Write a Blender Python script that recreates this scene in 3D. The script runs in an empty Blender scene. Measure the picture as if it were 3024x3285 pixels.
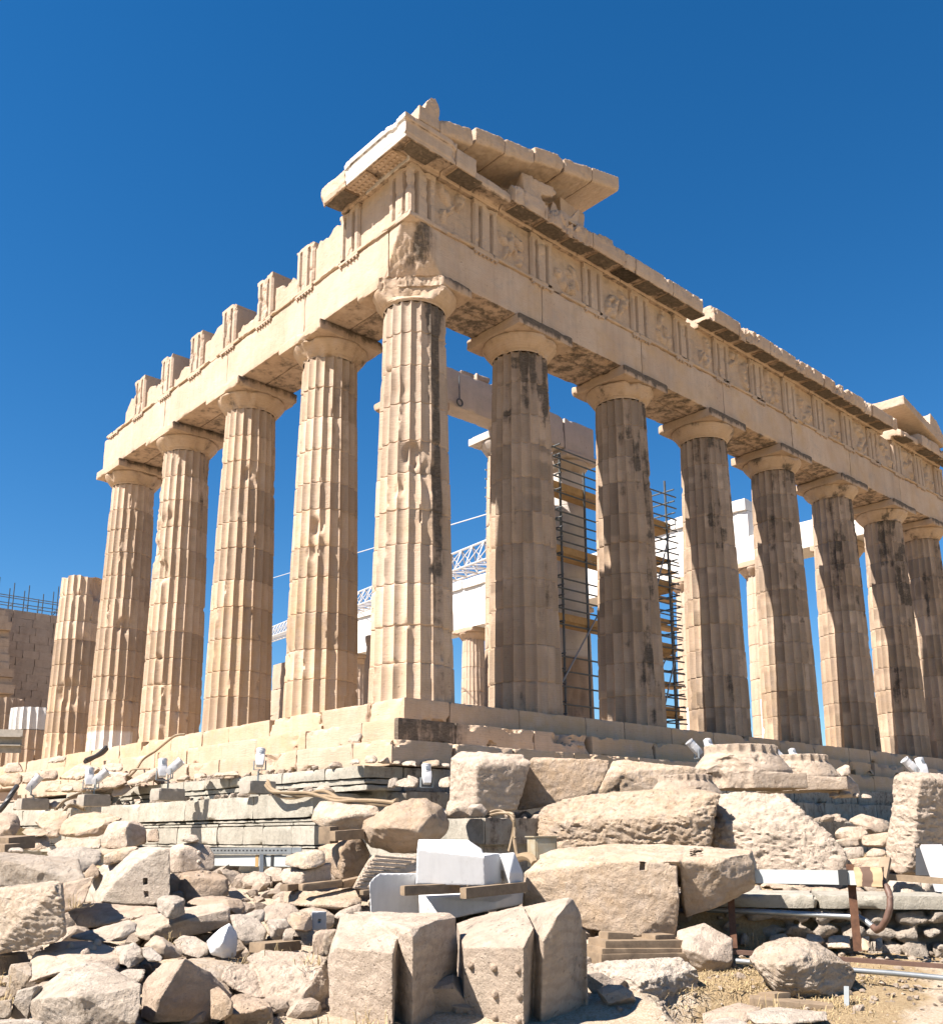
import bpy, bmesh, math, random
import numpy as np
from mathutils import Vector, Matrix

scene = bpy.context.scene
COL = scene.collection
PI = math.pi

# ------------------------------------------------------------------ camera, sky, sun, exposure
CAM = np.array([-12.7018, -16.0855, -2.8767]); YAW, PITCH, ROLL, FPX, PPY = .8320, .2158, -.0049, 3109.6, 1997.6
FW = np.array([math.cos(YAW)*math.cos(PITCH), math.sin(YAW)*math.cos(PITCH), math.sin(PITCH)])
_R = np.array([math.sin(YAW), -math.cos(YAW), 0.]); _U = np.cross(_R, FW)
RT = _R*math.cos(ROLL)+_U*math.sin(ROLL); UP = -_R*math.sin(ROLL)+_U*math.cos(ROLL)
cd = bpy.data.cameras.new('camera'); cam = bpy.data.objects.new('camera', cd); COL.objects.link(cam)
m = Matrix.Identity(4)
for i in range(3):
    m[i][0], m[i][1], m[i][2], m[i][3] = RT[i], UP[i], -FW[i], CAM[i]
cam.matrix_world = m
cd.sensor_fit = 'HORIZONTAL'; cd.sensor_width = 36; cd.lens = FPX/3024*36
cd.shift_y = (PPY-3285/2)/3024
cd.clip_start = .1; cd.clip_end = 3000
scene.camera = cam

SUN_AZ, SUN_EL = math.radians(14), math.radians(51)      # azimuth measured from the south flank's normal (-X) towards +Y
SD = Vector((-math.cos(SUN_AZ)*math.cos(SUN_EL), math.sin(SUN_AZ)*math.cos(SUN_EL), math.sin(SUN_EL)))
world = bpy.data.worlds.new('World'); scene.world = world; world.use_nodes = True
nt = world.node_tree; bgn = nt.nodes['Background']
sky = nt.nodes.new('ShaderNodeTexSky'); sky.sky_type = 'NISHITA'; sky.sun_disc = False
sky.sun_elevation = SUN_EL; sky.sun_rotation = math.atan2(SD.x, SD.y)
sky.altitude = 150; sky.air_density = 1.0; sky.dust_density = .0; sky.ozone_density = 4.0
hsv = nt.nodes.new('ShaderNodeHueSaturation'); hsv.inputs['Saturation'].default_value = 1.32
nt.links.new(sky.outputs[0], hsv.inputs['Color']); nt.links.new(hsv.outputs[0], bgn.inputs[0]); bgn.inputs[1].default_value = .050
sl = bpy.data.lights.new('sun', 'SUN'); sl.energy = 5.0; sl.angle = math.radians(.53); sl.color = (1, .90, .81)
so = bpy.data.objects.new('sun', sl); COL.objects.link(so); so.rotation_euler = (-SD).to_track_quat('-Z', 'Y').to_euler()
scene.view_settings.view_transform = 'Standard'; scene.view_settings.look = 'None'
scene.view_settings.exposure = 1.58; scene.view_settings.gamma = 1
scene.cycles.diffuse_bounces = 5

# ------------------------------------------------------------------ measuring the photograph: a pixel and a distance give a point of the place
S48 = 3024/1848
ZONES = {0: (0, 0, 1/S48), 1: (0, 2350, 2.31), 2: (700, 2200, 2.31), 3: (1400, 2200, 2.31), 4: (2200, 2250, 2.2427), 5: (0, 2700, 2.31),
         6: (700, 2700, 2.31), 7: (1400, 2700, 2.31), 8: (2200, 2700, 2.2427), 9: (0, 0, 1.)}
def ray(z, u, v):
    a = ZONES[z]; u = a[0]+u/a[2]; v = a[1]+v/a[2]
    return FW+RT*(u-1512)/FPX-UP*(v-PPY)/FPX
def at(z, u, v, w): return CAM+ray(z, u, v)*w
def on(z, u, v, axis, val):
    d = ray(z, u, v); return CAM+d*((val-CAM[axis])/d[axis])
FH = np.array([math.cos(YAW), math.sin(YAW), 0.])

# ------------------------------------------------------------------ noise
_pr = np.random.RandomState(7).permutation(256); _pr = np.concatenate([_pr, _pr, _pr])
_gr = np.random.RandomState(3).normal(size=(256, 3)); _gr /= np.linalg.norm(_gr, axis=1)[:, None]
def perlin(P):
    P = np.asarray(P, float); i = np.floor(P).astype(int); f = P-i; u = f*f*f*(f*(f*6-15)+10)
    out = 0
    for dx in (0, 1):
        for dy in (0, 1):
            for dz in (0, 1):
                h = _pr[(_pr[(_pr[(i[:, 0]+dx) & 255]+i[:, 1]+dy) & 255]+i[:, 2]+dz) & 255]
                g = (_gr[h]*(f-np.array([dx, dy, dz]))).sum(1)
                wt = (u[:, 0] if dx else 1-u[:, 0])*(u[:, 1] if dy else 1-u[:, 1])*(u[:, 2] if dz else 1-u[:, 2])
                out = out+g*wt
    return out*1.5
def fbm(P, o=4, g=.5):
    s = 0; a = 1; t = 0; P = np.asarray(P, float)
    for k in range(o):
        s = s+a*perlin(P+k*17.3); t += a; a *= g; P = P*2.03
    return s/t*1.4
def sm(x, a, b):
    t = np.clip((x-a)/(b-a), 0, 1); return t*t*(3-2*t)

# ------------------------------------------------------------------ objects
def tag(o, label=None, cat=None, group=None, kind=None):
    if label: o['label'] = label
    if cat: o['category'] = cat
    if group: o['group'] = group
    if kind: o['kind'] = kind
    return o
def link(o, parent=None):
    COL.objects.link(o)
    if parent is not None:
        o.parent = parent; o.matrix_parent_inverse = Matrix.Translation(-parent.matrix_basis.translation)
    return o
def empty(name, loc=(0, 0, 0), parent=None):
    o = bpy.data.objects.new(name, None); o.location = [float(x) for x in loc]; o.empty_display_size = .2
    return link(o, parent)
def mesh_np(name, V, F, mat, parent=None, smooth=True, attrs=None):
    """V (n,3), F a list of quad/tri index arrays or an (m,k) array"""
    V = np.asarray(V, float); me = bpy.data.meshes.new(name)
    if isinstance(F, np.ndarray):
        k = F.shape[1]; n = len(F); flat = F.ravel(); st = np.arange(n)*k
    else:
        ln = np.array([len(x) for x in F]); flat = np.concatenate([np.asarray(x, int) for x in F]); n = len(F); st = np.concatenate([[0], np.cumsum(ln)[:-1]])
    me.vertices.add(len(V)); me.vertices.foreach_set('co', V.ravel())
    me.loops.add(len(flat)); me.loops.foreach_set('vertex_index', flat.astype(np.int32))
    me.polygons.add(n); me.polygons.foreach_set('loop_start', st.astype(np.int32))
    me.update(calc_edges=True); me.validate()
    return mesh_obj(name, me, mat, parent, smooth, attrs)
def mesh_obj(name, me, mat, parent=None, smooth=True, attrs=None):
    if attrs:
        for k, a in attrs.items():
            at_ = me.attributes.new(k, 'FLOAT', 'POINT'); at_.data.foreach_set('value', np.asarray(a, np.float32))
    me.polygons.foreach_set('use_smooth', np.full(len(me.polygons), smooth))
    if smooth: me.set_sharp_from_angle(angle=math.radians(38))
    me.materials.append(mat)
    o = bpy.data.objects.new(name, me)
    return link(o, parent)
def to_base(o, parts=()):
    """put the origin of a top-level mesh at the middle of its base"""
    me = o.data; n = len(me.vertices); V = np.empty(n*3); me.vertices.foreach_get('co', V); V = V.reshape(-1, 3)
    c = V.mean(0); c[2] = V[:, 2].min(); me.vertices.foreach_set('co', (V-c).ravel()); me.update()
    o.location = c
    for p in parts:
        p.parent = o; p.matrix_parent_inverse = Matrix.Translation(Vector(-c))
    return o
class MB:
    """gathers plain shapes into one mesh"""
    def __init__(s): s.V = []; s.F = []; s.n = 0; s.A = {}
    def add(s, V, F, **at_):
        V = np.asarray(V, float); s.V.append(V)
        for f in F: s.F.append([i+s.n for i in f])
        s.n += len(V)
        for k in set(list(s.A)+list(at_)):
            L = s.A.setdefault(k, []); have = sum(len(x) for x in L)
            if have < s.n-len(V): L.append(np.zeros(s.n-len(V)-have))
            L.append(np.broadcast_to(np.asarray(at_.get(k, 0.), float), (len(V),)))
        return s
    def box(s, c, h, rz=0, M=None):
        c = np.array(c, float); h = np.array(h, float)
        V = np.array([[x, y, z] for x in (-1, 1) for y in (-1, 1) for z in (-1, 1)])*h
        if M is not None: V = V@np.array(M).T
        elif rz: V = V@np.array([[math.cos(rz), math.sin(rz), 0], [-math.sin(rz), math.cos(rz), 0], [0, 0, 1]])
        return s.add(V+c, [(0, 1, 3, 2), (4, 6, 7, 5), (0, 4, 5, 1), (2, 3, 7, 6), (0, 2, 6, 4), (1, 5, 7, 3)])
    def tube(s, pts, r, n=8, caps=True):
        pts = [np.array(p, float) for p in pts]; rr = r if hasattr(r, '__len__') else [r]*len(pts)
        V = []; F = []; up = np.array([.13, .27, .95])
        for i, p in enumerate(pts):
            t = pts[min(i+1, len(pts)-1)]-pts[max(i-1, 0)]; t = t/(np.linalg.norm(t)+1e-9)
            a = np.cross(t, up)
            if np.linalg.norm(a) < .1: a = np.cross(t, [1, 0, 0])
            a /= np.linalg.norm(a); b = np.cross(t, a)
            for k in range(n):
                q = 2*PI*k/n; V.append(p+rr[i]*(a*math.cos(q)+b*math.sin(q)))
        for i in range(len(pts)-1):
            for k in range(n):
                F.append((i*n+k, i*n+(k+1) % n, (i+1)*n+(k+1) % n, (i+1)*n+k))
        if caps: F.append(tuple(range(n-1, -1, -1))); F.append(tuple((len(pts)-1)*n+k for k in range(n)))
        return s.add(V, F)
    def bar(s, a, b, hw, hh=None):
        a = np.array(a, float); b = np.array(b, float); hh = hh or hw; t = (b-a); L = np.linalg.norm(t); t /= L
        x = np.cross(t, [0, 0, 1.])
        if np.linalg.norm(x) < .05: x = np.array([1., 0, 0])
        x /= np.linalg.norm(x); y = np.cross(x, t)
        return s.box((a+b)/2, (hw, L/2, hh), M=np.stack([x, t, y], 1))
    def build(s, name, mat, parent=None, smooth=False):
        at_ = {}
        for k, L in s.A.items():
            a = np.concatenate(L); at_[k] = np.concatenate([a, np.zeros(s.n-len(a))])
        return mesh_np(name, np.concatenate(s.V), s.F, mat, parent, smooth, at_)

def grid_box(lo, hi, res):
    """the surface of a box as a shared-vertex grid"""
    lo = np.array(lo, float); hi = np.array(hi, float)
    n = np.maximum(1, np.round((hi-lo)/res).astype(int))
    ax = [np.linspace(lo[i], hi[i], n[i]+1) for i in range(3)]
    idx = {}; V = []; F = []
    def vid(i, j, k):
        q = (i, j, k)
        if q not in idx: idx[q] = len(V); V.append((ax[0][i], ax[1][j], ax[2][k]))
        return idx[q]
    for a in range(3):
        b, c = (a+1) % 3, (a+2) % 3
        for side in (0, n[a]):
            for p in range(n[b]):
                for q in range(n[c]):
                    L = []
                    for dp, dq in ((0, 0), (1, 0), (1, 1), (0, 1)):
                        t = [0, 0, 0]; t[a] = side; t[b] = p+dp; t[c] = q+dq; L.append(vid(*t))
                    F.append(L if side else L[::-1])
    return np.array(V), F
def erode(V, lo, hi, seed, chip=.1, freq=1.3, rough=.01, base=.012, thr=.0):
    """knock the edges and corners off a block and roughen its faces"""
    lo = np.array(lo, float); hi = np.array(hi, float); V = V.copy()
    off = np.array([seed*3.71, seed*1.93, seed*7.13])
    a = np.minimum(V-lo, hi-V); sg = np.where(V-lo < hi-V, 1., -1.)
    n = fbm(V*freq+off, 4, .6); c = base+chip*np.clip(n-thr, 0, 1)**1.3*2
    o = np.argsort(a, 1); r = np.arange(len(V))
    for pair in ((0, 1), (0, 2), (1, 2)):
        i, j = o[:, pair[0]], o[:, pair[1]]
        k = np.clip(c-a[r, i]-a[r, j], 0, None)/2
        V[r, i] += sg[r, i]*k; V[r, j] += sg[r, j]*k
    i = o[:, 0]; q = fbm(V*3.1+off+5, 3)
    V[r, i] += sg[r, i]*(rough*(q+.4))
    return V
def stone_box(mb, lo, hi, seed, res=.06, chip=.1, rough=.008, freq=1.3, base=.012, warp=None, **at_):
    V, F = grid_box(lo, hi, res); V = erode(V, lo, hi, seed, chip, freq, rough, base)
    if warp is not None: V = warp(V)
    at2 = {k: (v(V) if callable(v) else v) for k, v in at_.items()}
    return mb.add(V, F, **at2)

def remesh(V, F, vox, name='t', extra=()):
    """voxel-join closed shapes into one skin; returns vertices, faces, normals"""
    bm = bmesh.new(); vs = [bm.verts.new(Vector(p)) for p in V]
    for f in F:
        try: bm.faces.new([vs[i] for i in f])
        except ValueError: pass
    bmesh.ops.recalc_face_normals(bm, faces=bm.faces[:])
    return remesh_bm(bm, vox)
def remesh_bm(bm, vox):
    me = bpy.data.meshes.new('t'); bm.to_mesh(me); bm.free()
    o = bpy.data.objects.new('t', me); COL.objects.link(o)
    md = o.modifiers.new('r', 'REMESH'); md.mode = 'VOXEL'; md.voxel_size = vox
    dg = bpy.context.evaluated_depsgraph_get(); m2 = bpy.data.meshes.new_from_object(o.evaluated_get(dg))
    bpy.data.objects.remove(o); bpy.data.meshes.remove(me)
    return m2
def vn(me):
    n = len(me.vertices); V = np.empty(n*3); me.vertices.foreach_get('co', V); N = np.empty(n*3); me.vertex_normals.foreach_get('vector', N)
    return V.reshape(-1, 3), N.reshape(-1, 3)
def roughen(me, seed, amp=.02, f=3., kind='stone', cuts=0, cutd=.05):
    V, N = vn(me); off = np.array([seed*1.37, seed*2.91, seed*.77])
    if cuts:                            # broken facets: planes sheared off edges and corners
        rs = np.random.RandomState(int(seed*101) % 99991); c = V.mean(0); size = np.linalg.norm(V-c, axis=1).mean()
        for k in range(cuts):
            n = rs.normal(size=3); n /= np.linalg.norm(n); s = (V-c)@n; lim = s.max()-size*rs.uniform(.2, 1.)*cutd*2
            e = np.clip(s-lim+.12*cutd*size*fbm(V*3/size+off+k, 3), 0, cutd*size*5); V = V-e[:, None]*n
        me.vertices.foreach_set('co', V.ravel()); me.update(); V, N = vn(me)
    P = V+off
    Q = P+.10*np.stack([perlin(P*1.9), perlin(P*1.9+7), perlin(P*1.9+13)], 1); Q[:, 2] *= 1.35
    rg = lambda X, o=3, g=.55: .32-np.abs(fbm(X, o, g))           # sharp crests between shallow scoops
    if kind == 'pitted':
        d = amp*.5*fbm(P*f*.8, 4, .6)+amp*.9*rg(Q*f*1.9)-amp*.9*np.clip(fbm(P*f*3.4+9, 3, .6)-.15, 0, 1)
    elif kind == 'hewn':                # flaked, tool-dressed in wavy rows
        Q[:, 2] *= 1.6; d = amp*.45*fbm(Q*f*.9, 4, .6)+amp*1.1*rg(Q*f*1.25, 4, .6)+amp*.45*rg(Q*f*3.4+3, 2)
    elif kind == 'smooth':
        d = amp*.5*fbm(P*f, 4, .5)
    else:
        d = amp*.55*fbm(Q*f*.7, 3, .5)+amp*.80*rg(Q*f*.8, 3, .5)+amp*.28*fbm(P*f*4.1+5, 3, .6)
    me.vertices.foreach_set('co', (V+N*d[:, None]).ravel()); me.update()
    return me

# ------------------------------------------------------------------ materials
MATS = {}
def nn(t, ty, x=None, **kw):
    n = t.nodes.new(ty)
    for k, v in kw.items(): setattr(n, k, v)
    return n
def stone_mat(name, A, B, Cc=None, sc=.8, fine=14., bump=.6, bdist=.03, vein=0., speck=.15, stain_col=(.045, .038, .03), warm_col=(.54, .37, .20), rough=.85, grain=(1, 1, 1), objvar=.0, crack=0., pitc=.5, brown_col=(.17, .125, .09)):
    A, B, warm_col = (tuple(x*.76 for x in q) for q in (A, B, warm_col)); Cc = Cc and tuple(x*.76 for x in Cc)
    mt = bpy.data.materials.new(name); mt.use_nodes = True; t = mt.node_tree; L = t.links.new
    bs = t.nodes['Principled BSDF']; bs.inputs['Roughness'].default_value = rough
    bs.inputs['Specular IOR Level'].default_value = .25
    geo = nn(t, 'ShaderNodeNewGeometry'); P = geo.outputs['Position']
    def noise(scale, det=5, ro=.6, vec=None, dist=0.):
        n = nn(t, 'ShaderNodeTexNoise'); n.inputs['Scale'].default_value = scale; n.inputs['Detail'].default_value = det
        n.inputs['Roughness'].default_value = ro; n.inputs['Distortion'].default_value = dist; L(vec or P, n.inputs['Vector']); return n.outputs['Fac']
    def mth(op, a, b, c=None, clamp=False):
        n = nn(t, 'ShaderNodeMath', operation=op, use_clamp=clamp)
        for k, v in enumerate((a, b, c)):
            if v is None: continue
            if hasattr(v, 'links'): L(v, n.inputs[k])
            else: n.inputs[k].default_value = v
        return n.outputs[0]
    def mr(x, a, b, c=0., d=1.):
        n = nn(t, 'ShaderNodeMapRange'); L(x, n.inputs[0])
        for k, v in zip((1, 2, 3, 4), (a, b, c, d)): n.inputs[k].default_value = v
        return n.outputs[0]
    def mix(f, a, b, mode='MIX'):
        n = nn(t, 'ShaderNodeMix', data_type='RGBA', blend_type=mode)
        if hasattr(f, 'links'): L(f, n.inputs[0])
        else: n.inputs[0].default_value = f
        for k, v in ((6, a), (7, b)):
            if hasattr(v, 'links'): L(v, n.inputs[k])
            else: n.inputs[k].default_value = (*v, 1)
        return n.outputs[2]
    def attr(nm):
        n = nn(t, 'ShaderNodeAttribute', attribute_name=nm); return n.outputs['Fac']
    mp = nn(t, 'ShaderNodeVectorMath', operation='MULTIPLY'); L(P, mp.inputs[0]); mp.inputs[1].default_value = (4., 4., .32)
    mg = nn(t, 'ShaderNodeVectorMath', operation='MULTIPLY'); L(P, mg.inputs[0]); mg.inputs[1].default_value = grain
    n1 = noise(sc, 6, .62); n2 = noise(sc*5.3, 5, .65); n3 = noise(fine, 5, .7, mg.outputs[0]); ns = noise(1., 6, .7, mp.outputs[0])
    col = mix(mr(n1, .36, .66), A, B)
    if Cc: col = mix(mth('MULTIPLY', mr(n2, .5, .72), .75), col, Cc)
    # weather streaks and darker specks
    col = mix(mth('MULTIPLY', mr(ns, .48, .75), .35), col, tuple(x*.55 for x in B))
    col = mix(mth('MULTIPLY', mr(n3, .58, .78), speck*2), col, tuple(x*.45 for x in B))
    col = mix(mth('MULTIPLY', mr(n3, .28, .45, 1., 0.), speck), col, tuple(min(.85, x*1.35) for x in A))
    if vein:
        w = nn(t, 'ShaderNodeTexWave', wave_type='BANDS', bands_direction='Z'); w.inputs['Scale'].default_value = 2.2; w.inputs['Distortion'].default_value = 9; w.inputs['Detail'].default_value = 4
        L(mg.outputs[0], w.inputs['Vector']); col = mix(mth('MULTIPLY', mr(w.outputs['Fac'], .55, .95), vein), col, tuple(x*.62 for x in B))
    col = mix(mth('MULTIPLY', attr('warm'), mr(n2, .30, .62), clamp=True), col, warm_col)
    col = mix(attr('white'), col, mix(mr(n2, .35, .7), (.62, .62, .61), (.54, .535, .51)))
    tn = mth('ADD', mth('MULTIPLY', attr('tint'), .5), 1.)
    if objvar:
        oi = nn(t, 'ShaderNodeObjectInfo'); tn = mth('MULTIPLY', tn, mr(oi.outputs['Random'], 0, 1, 1-objvar, 1+objvar*.6))
    cb = nn(t, 'ShaderNodeCombineColor')
    for k in range(3): L(tn, cb.inputs[k])
    col = mix(1., col, cb.outputs[0], 'MULTIPLY')
    # black crust, drip stains and some painted-in shade: patches with ragged outlines where the 'stain' value is high
    sv = mth('ADD', mth('MULTIPLY', ns, .55), mth('MULTIPLY', n2, .45))
    sa = mth('ADD', mth('MULTIPLY', attr('stain'), .55), sv)
    col = mix(mth('MULTIPLY', mr(sa, .70, .84), .55), col, mix(mr(n3, .35, .6), brown_col, tuple(x*1.7 for x in brown_col)))
    sk = mr(sa, .80, .90)
    col = mix(mth('MULTIPLY', sk, .85), col, mix(mr(n3, .4, .65), stain_col, tuple(x*2.4 for x in stain_col)))
    L(col, bs.inputs['Base Color'])
    nf = noise(fine*3.2, 5, .75, mg.outputs[0]); nd = noise(fine*.55, 7, .75, mg.outputs[0], .15)
    h = mth('ADD', mth('MULTIPLY', n3, .55), mth('MULTIPLY', nd, 1.0)); h = mth('ADD', h, mth('MULTIPLY', nf, .30))
    if crack:
        vo = nn(t, 'ShaderNodeTexVoronoi', feature='DISTANCE_TO_EDGE'); vo.inputs['Scale'].default_value = crack
        wv = nn(t, 'ShaderNodeVectorMath', operation='MULTIPLY_ADD'); nz_ = nn(t, 'ShaderNodeTexNoise'); nz_.inputs['Scale'].default_value = 3.; nz_.inputs['Detail'].default_value = 5; L(P, nz_.inputs['Vector'])
        L(nz_.outputs['Color'], wv.inputs[0]); wv.inputs[1].default_value = (.28, .28, .28); L(P, wv.inputs[2]); L(wv.outputs[0], vo.inputs['Vector'])
        ck = mth('MULTIPLY', mr(vo.outputs['Distance'], .0, .012, 1., 0.), mr(noise(1.7, 3), .56, .66)); h = mth('SUBTRACT', h, mth('MULTIPLY', ck, .8)); col = mix(mth('MULTIPLY', ck, .4), col, tuple(x*.35 for x in B)); L(col, bs.inputs['Base Color'])
    pit = mth('MULTIPLY', mr(noise(fine*2.1, 2, .5), .64, .74), mr(noise(2.3, 3), .45, .6)); h = mth('SUBTRACT', h, mth('MULTIPLY', pit, .7)); col = mix(mth('MULTIPLY', pit, pitc), col, tuple(x*.3 for x in B)); L(col, bs.inputs['Base Color'])
    b = nn(t, 'ShaderNodeBump'); b.inputs['Strength'].default_value = bump; b.inputs['Distance'].default_value = bdist; L(h, b.inputs['Height']); L(b.outputs[0], bs.inputs['Normal'])
    MATS[name] = mt; return mt
def plain_mat(name, c, rough=.5, metal=0., var=.15, sc=6., c2=None, bump=.1):
    c = tuple(x*.78 for x in c); c2 = c2 and tuple(x*.78 for x in c2)
    mt = bpy.data.materials.new(name); mt.use_nodes = True; t = mt.node_tree; L = t.links.new; bs = t.nodes['Principled BSDF']
    bs.inputs['Roughness'].default_value = rough; bs.inputs['Metallic'].default_value = metal
    geo = nn(t, 'ShaderNodeNewGeometry'); n = nn(t, 'ShaderNodeTexNoise'); n.inputs['Scale'].default_value = sc; n.inputs['Detail'].default_value = 6; n.inputs['Roughness'].default_value = .7
    L(geo.outputs['Position'], n.inputs['Vector']); r = nn(t, 'ShaderNodeMapRange'); L(n.outputs['Fac'], r.inputs[0]); r.inputs[1].default_value = .35; r.inputs[2].default_value = .68
    x = nn(t, 'ShaderNodeMix', data_type='RGBA'); L(r.outputs[0], x.inputs[0]); x.inputs[6].default_value = (*c, 1); x.inputs[7].default_value = (*(c2 or tuple(k*(1-var) for k in c)), 1)
    L(x.outputs[2], bs.inputs['Base Color'])
    b = nn(t, 'ShaderNodeBump'); b.inputs['Strength'].default_value = bump; b.inputs['Distance'].default_value = .01; L(n.outputs['Fac'], b.inputs['Height']); L(b.outputs[0], bs.inputs['Normal'])
    MATS[name] = mt; return mt
MARBLE = stone_mat('weathered_marble', (.58, .462, .36), (.48, .36, .265), (.42, .365, .31), sc=.55, fine=9, bump=.5, bdist=.03, vein=.18, grain=(1, 1, 3.))
CREAM = stone_mat('fallen_marble', (.63, .525, .42), (.53, .43, .335), (.44, .35, .265), sc=1.1, fine=16, bump=.9, bdist=.055, speck=.32, brown_col=(.24, .205, .165), stain_col=(.10, .088, .072), vein=.32, objvar=.16)
PALE = stone_mat('pale_marble', (.65, .57, .475), (.53, .455, .37), (.41, .35, .285), sc=1.6, fine=18, bump=.95, bdist=.055, speck=.38, brown_col=(.24, .205, .165), stain_col=(.10, .088, .072), vein=.32, objvar=.1)
TAN = stone_mat('tan_marble', (.57, .46, .36), (.46, .36, .27), (.44, .335, .24), sc=1.0, fine=15, bump=.95, bdist=.055, speck=.34, brown_col=(.24, .205, .165), stain_col=(.10, .088, .072), vein=.32, objvar=.12)
GREYM = stone_mat('grey_marble', (.54, .48, .405), (.44, .38, .31), (.31, .265, .21), sc=1.5, fine=17, bump=.95, bdist=.055, speck=.42, brown_col=(.24, .205, .165), stain_col=(.10, .088, .072), objvar=.1)
POROS = stone_mat('grey_limestone', (.48, .45, .38), (.36, .34, .28), (.26, .25, .21), sc=1.3, fine=20, bump=.9, bdist=.02, speck=.35, stain_col=(.035, .034, .03))
WHITE = stone_mat('new_white_marble', (.74, .75, .75), (.70, .71, .71), (.66, .67, .66), sc=.9, fine=10, bump=.12, bdist=.008, speck=.02, rough=.6)
RESTORED = stone_mat('restored_marble', (.76, .72, .65), (.70, .64, .55), None, sc=.4, fine=9, bump=.2, bdist=.01, speck=.06)
SHADEW = stone_mat('old_cella_marble', (.58, .46, .345), (.49, .375, .275), (.38, .29, .21), sc=.5, fine=7, bump=.8, bdist=.05, vein=.35, grain=(1, 1, 4.))
WOOD = plain_mat('weathered_wood', (.30, .22, .14), .8, 0, .4, 9., bump=.4)
PLANKY = plain_mat('yellow_timber', (.50, .32, .13), .75, 0, .35, 5., bump=.3)
GALV = plain_mat('galvanised_steel', (.36, .39, .40), .45, .6, .25, 7.)
TUBE = plain_mat('scaffold_steel', (.13, .15, .16), .5, .5, .3, 3.)
WPAINT = plain_mat('white_painted_metal', (.62, .63, .64), .35, 0, .06, 4.)
CABLEW = plain_mat('white_plastic_duct', (.50, .54, .53), .4, 0, .08, 3.)
RUST = plain_mat('rusty_iron', (.16, .075, .04), .85, .2, .5, 14., bump=.4)
DARKM = plain_mat('dark_plastic', (.03, .032, .035), .5, 0, .3, 5.)
HOSE = plain_mat('brown_conduit', (.15, .085, .06), .6, 0, .3, 20., bump=.3)
CABLE = plain_mat('tan_cable', (.30, .22, .13), .6, 0, .25, 8.)
BEIGE = plain_mat('beige_cabinet_paint', (.42, .41, .33), .5, .1, .3, 4., c2=(.36, .27, .15))
CONC = plain_mat('concrete', (.40, .36, .30), .9, 0, .3, 9., bump=.5)
GLASS = plain_mat('lens_glass', (.05, .055, .06), .15, 0, .1, 3.)

# ================================================================== the temple: X runs along the east front, Y along the south flank
AX = [1.01, 4.70, 8.996, 13.292, 17.588, 21.884, 26.18, 29.87]
temple = empty('ruined_temple', (15.4, 35, -1.6))
tag(temple, 'roofless cream marble temple with fluted columns, carved frieze and broken cornices on three steps', 'temple')

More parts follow.
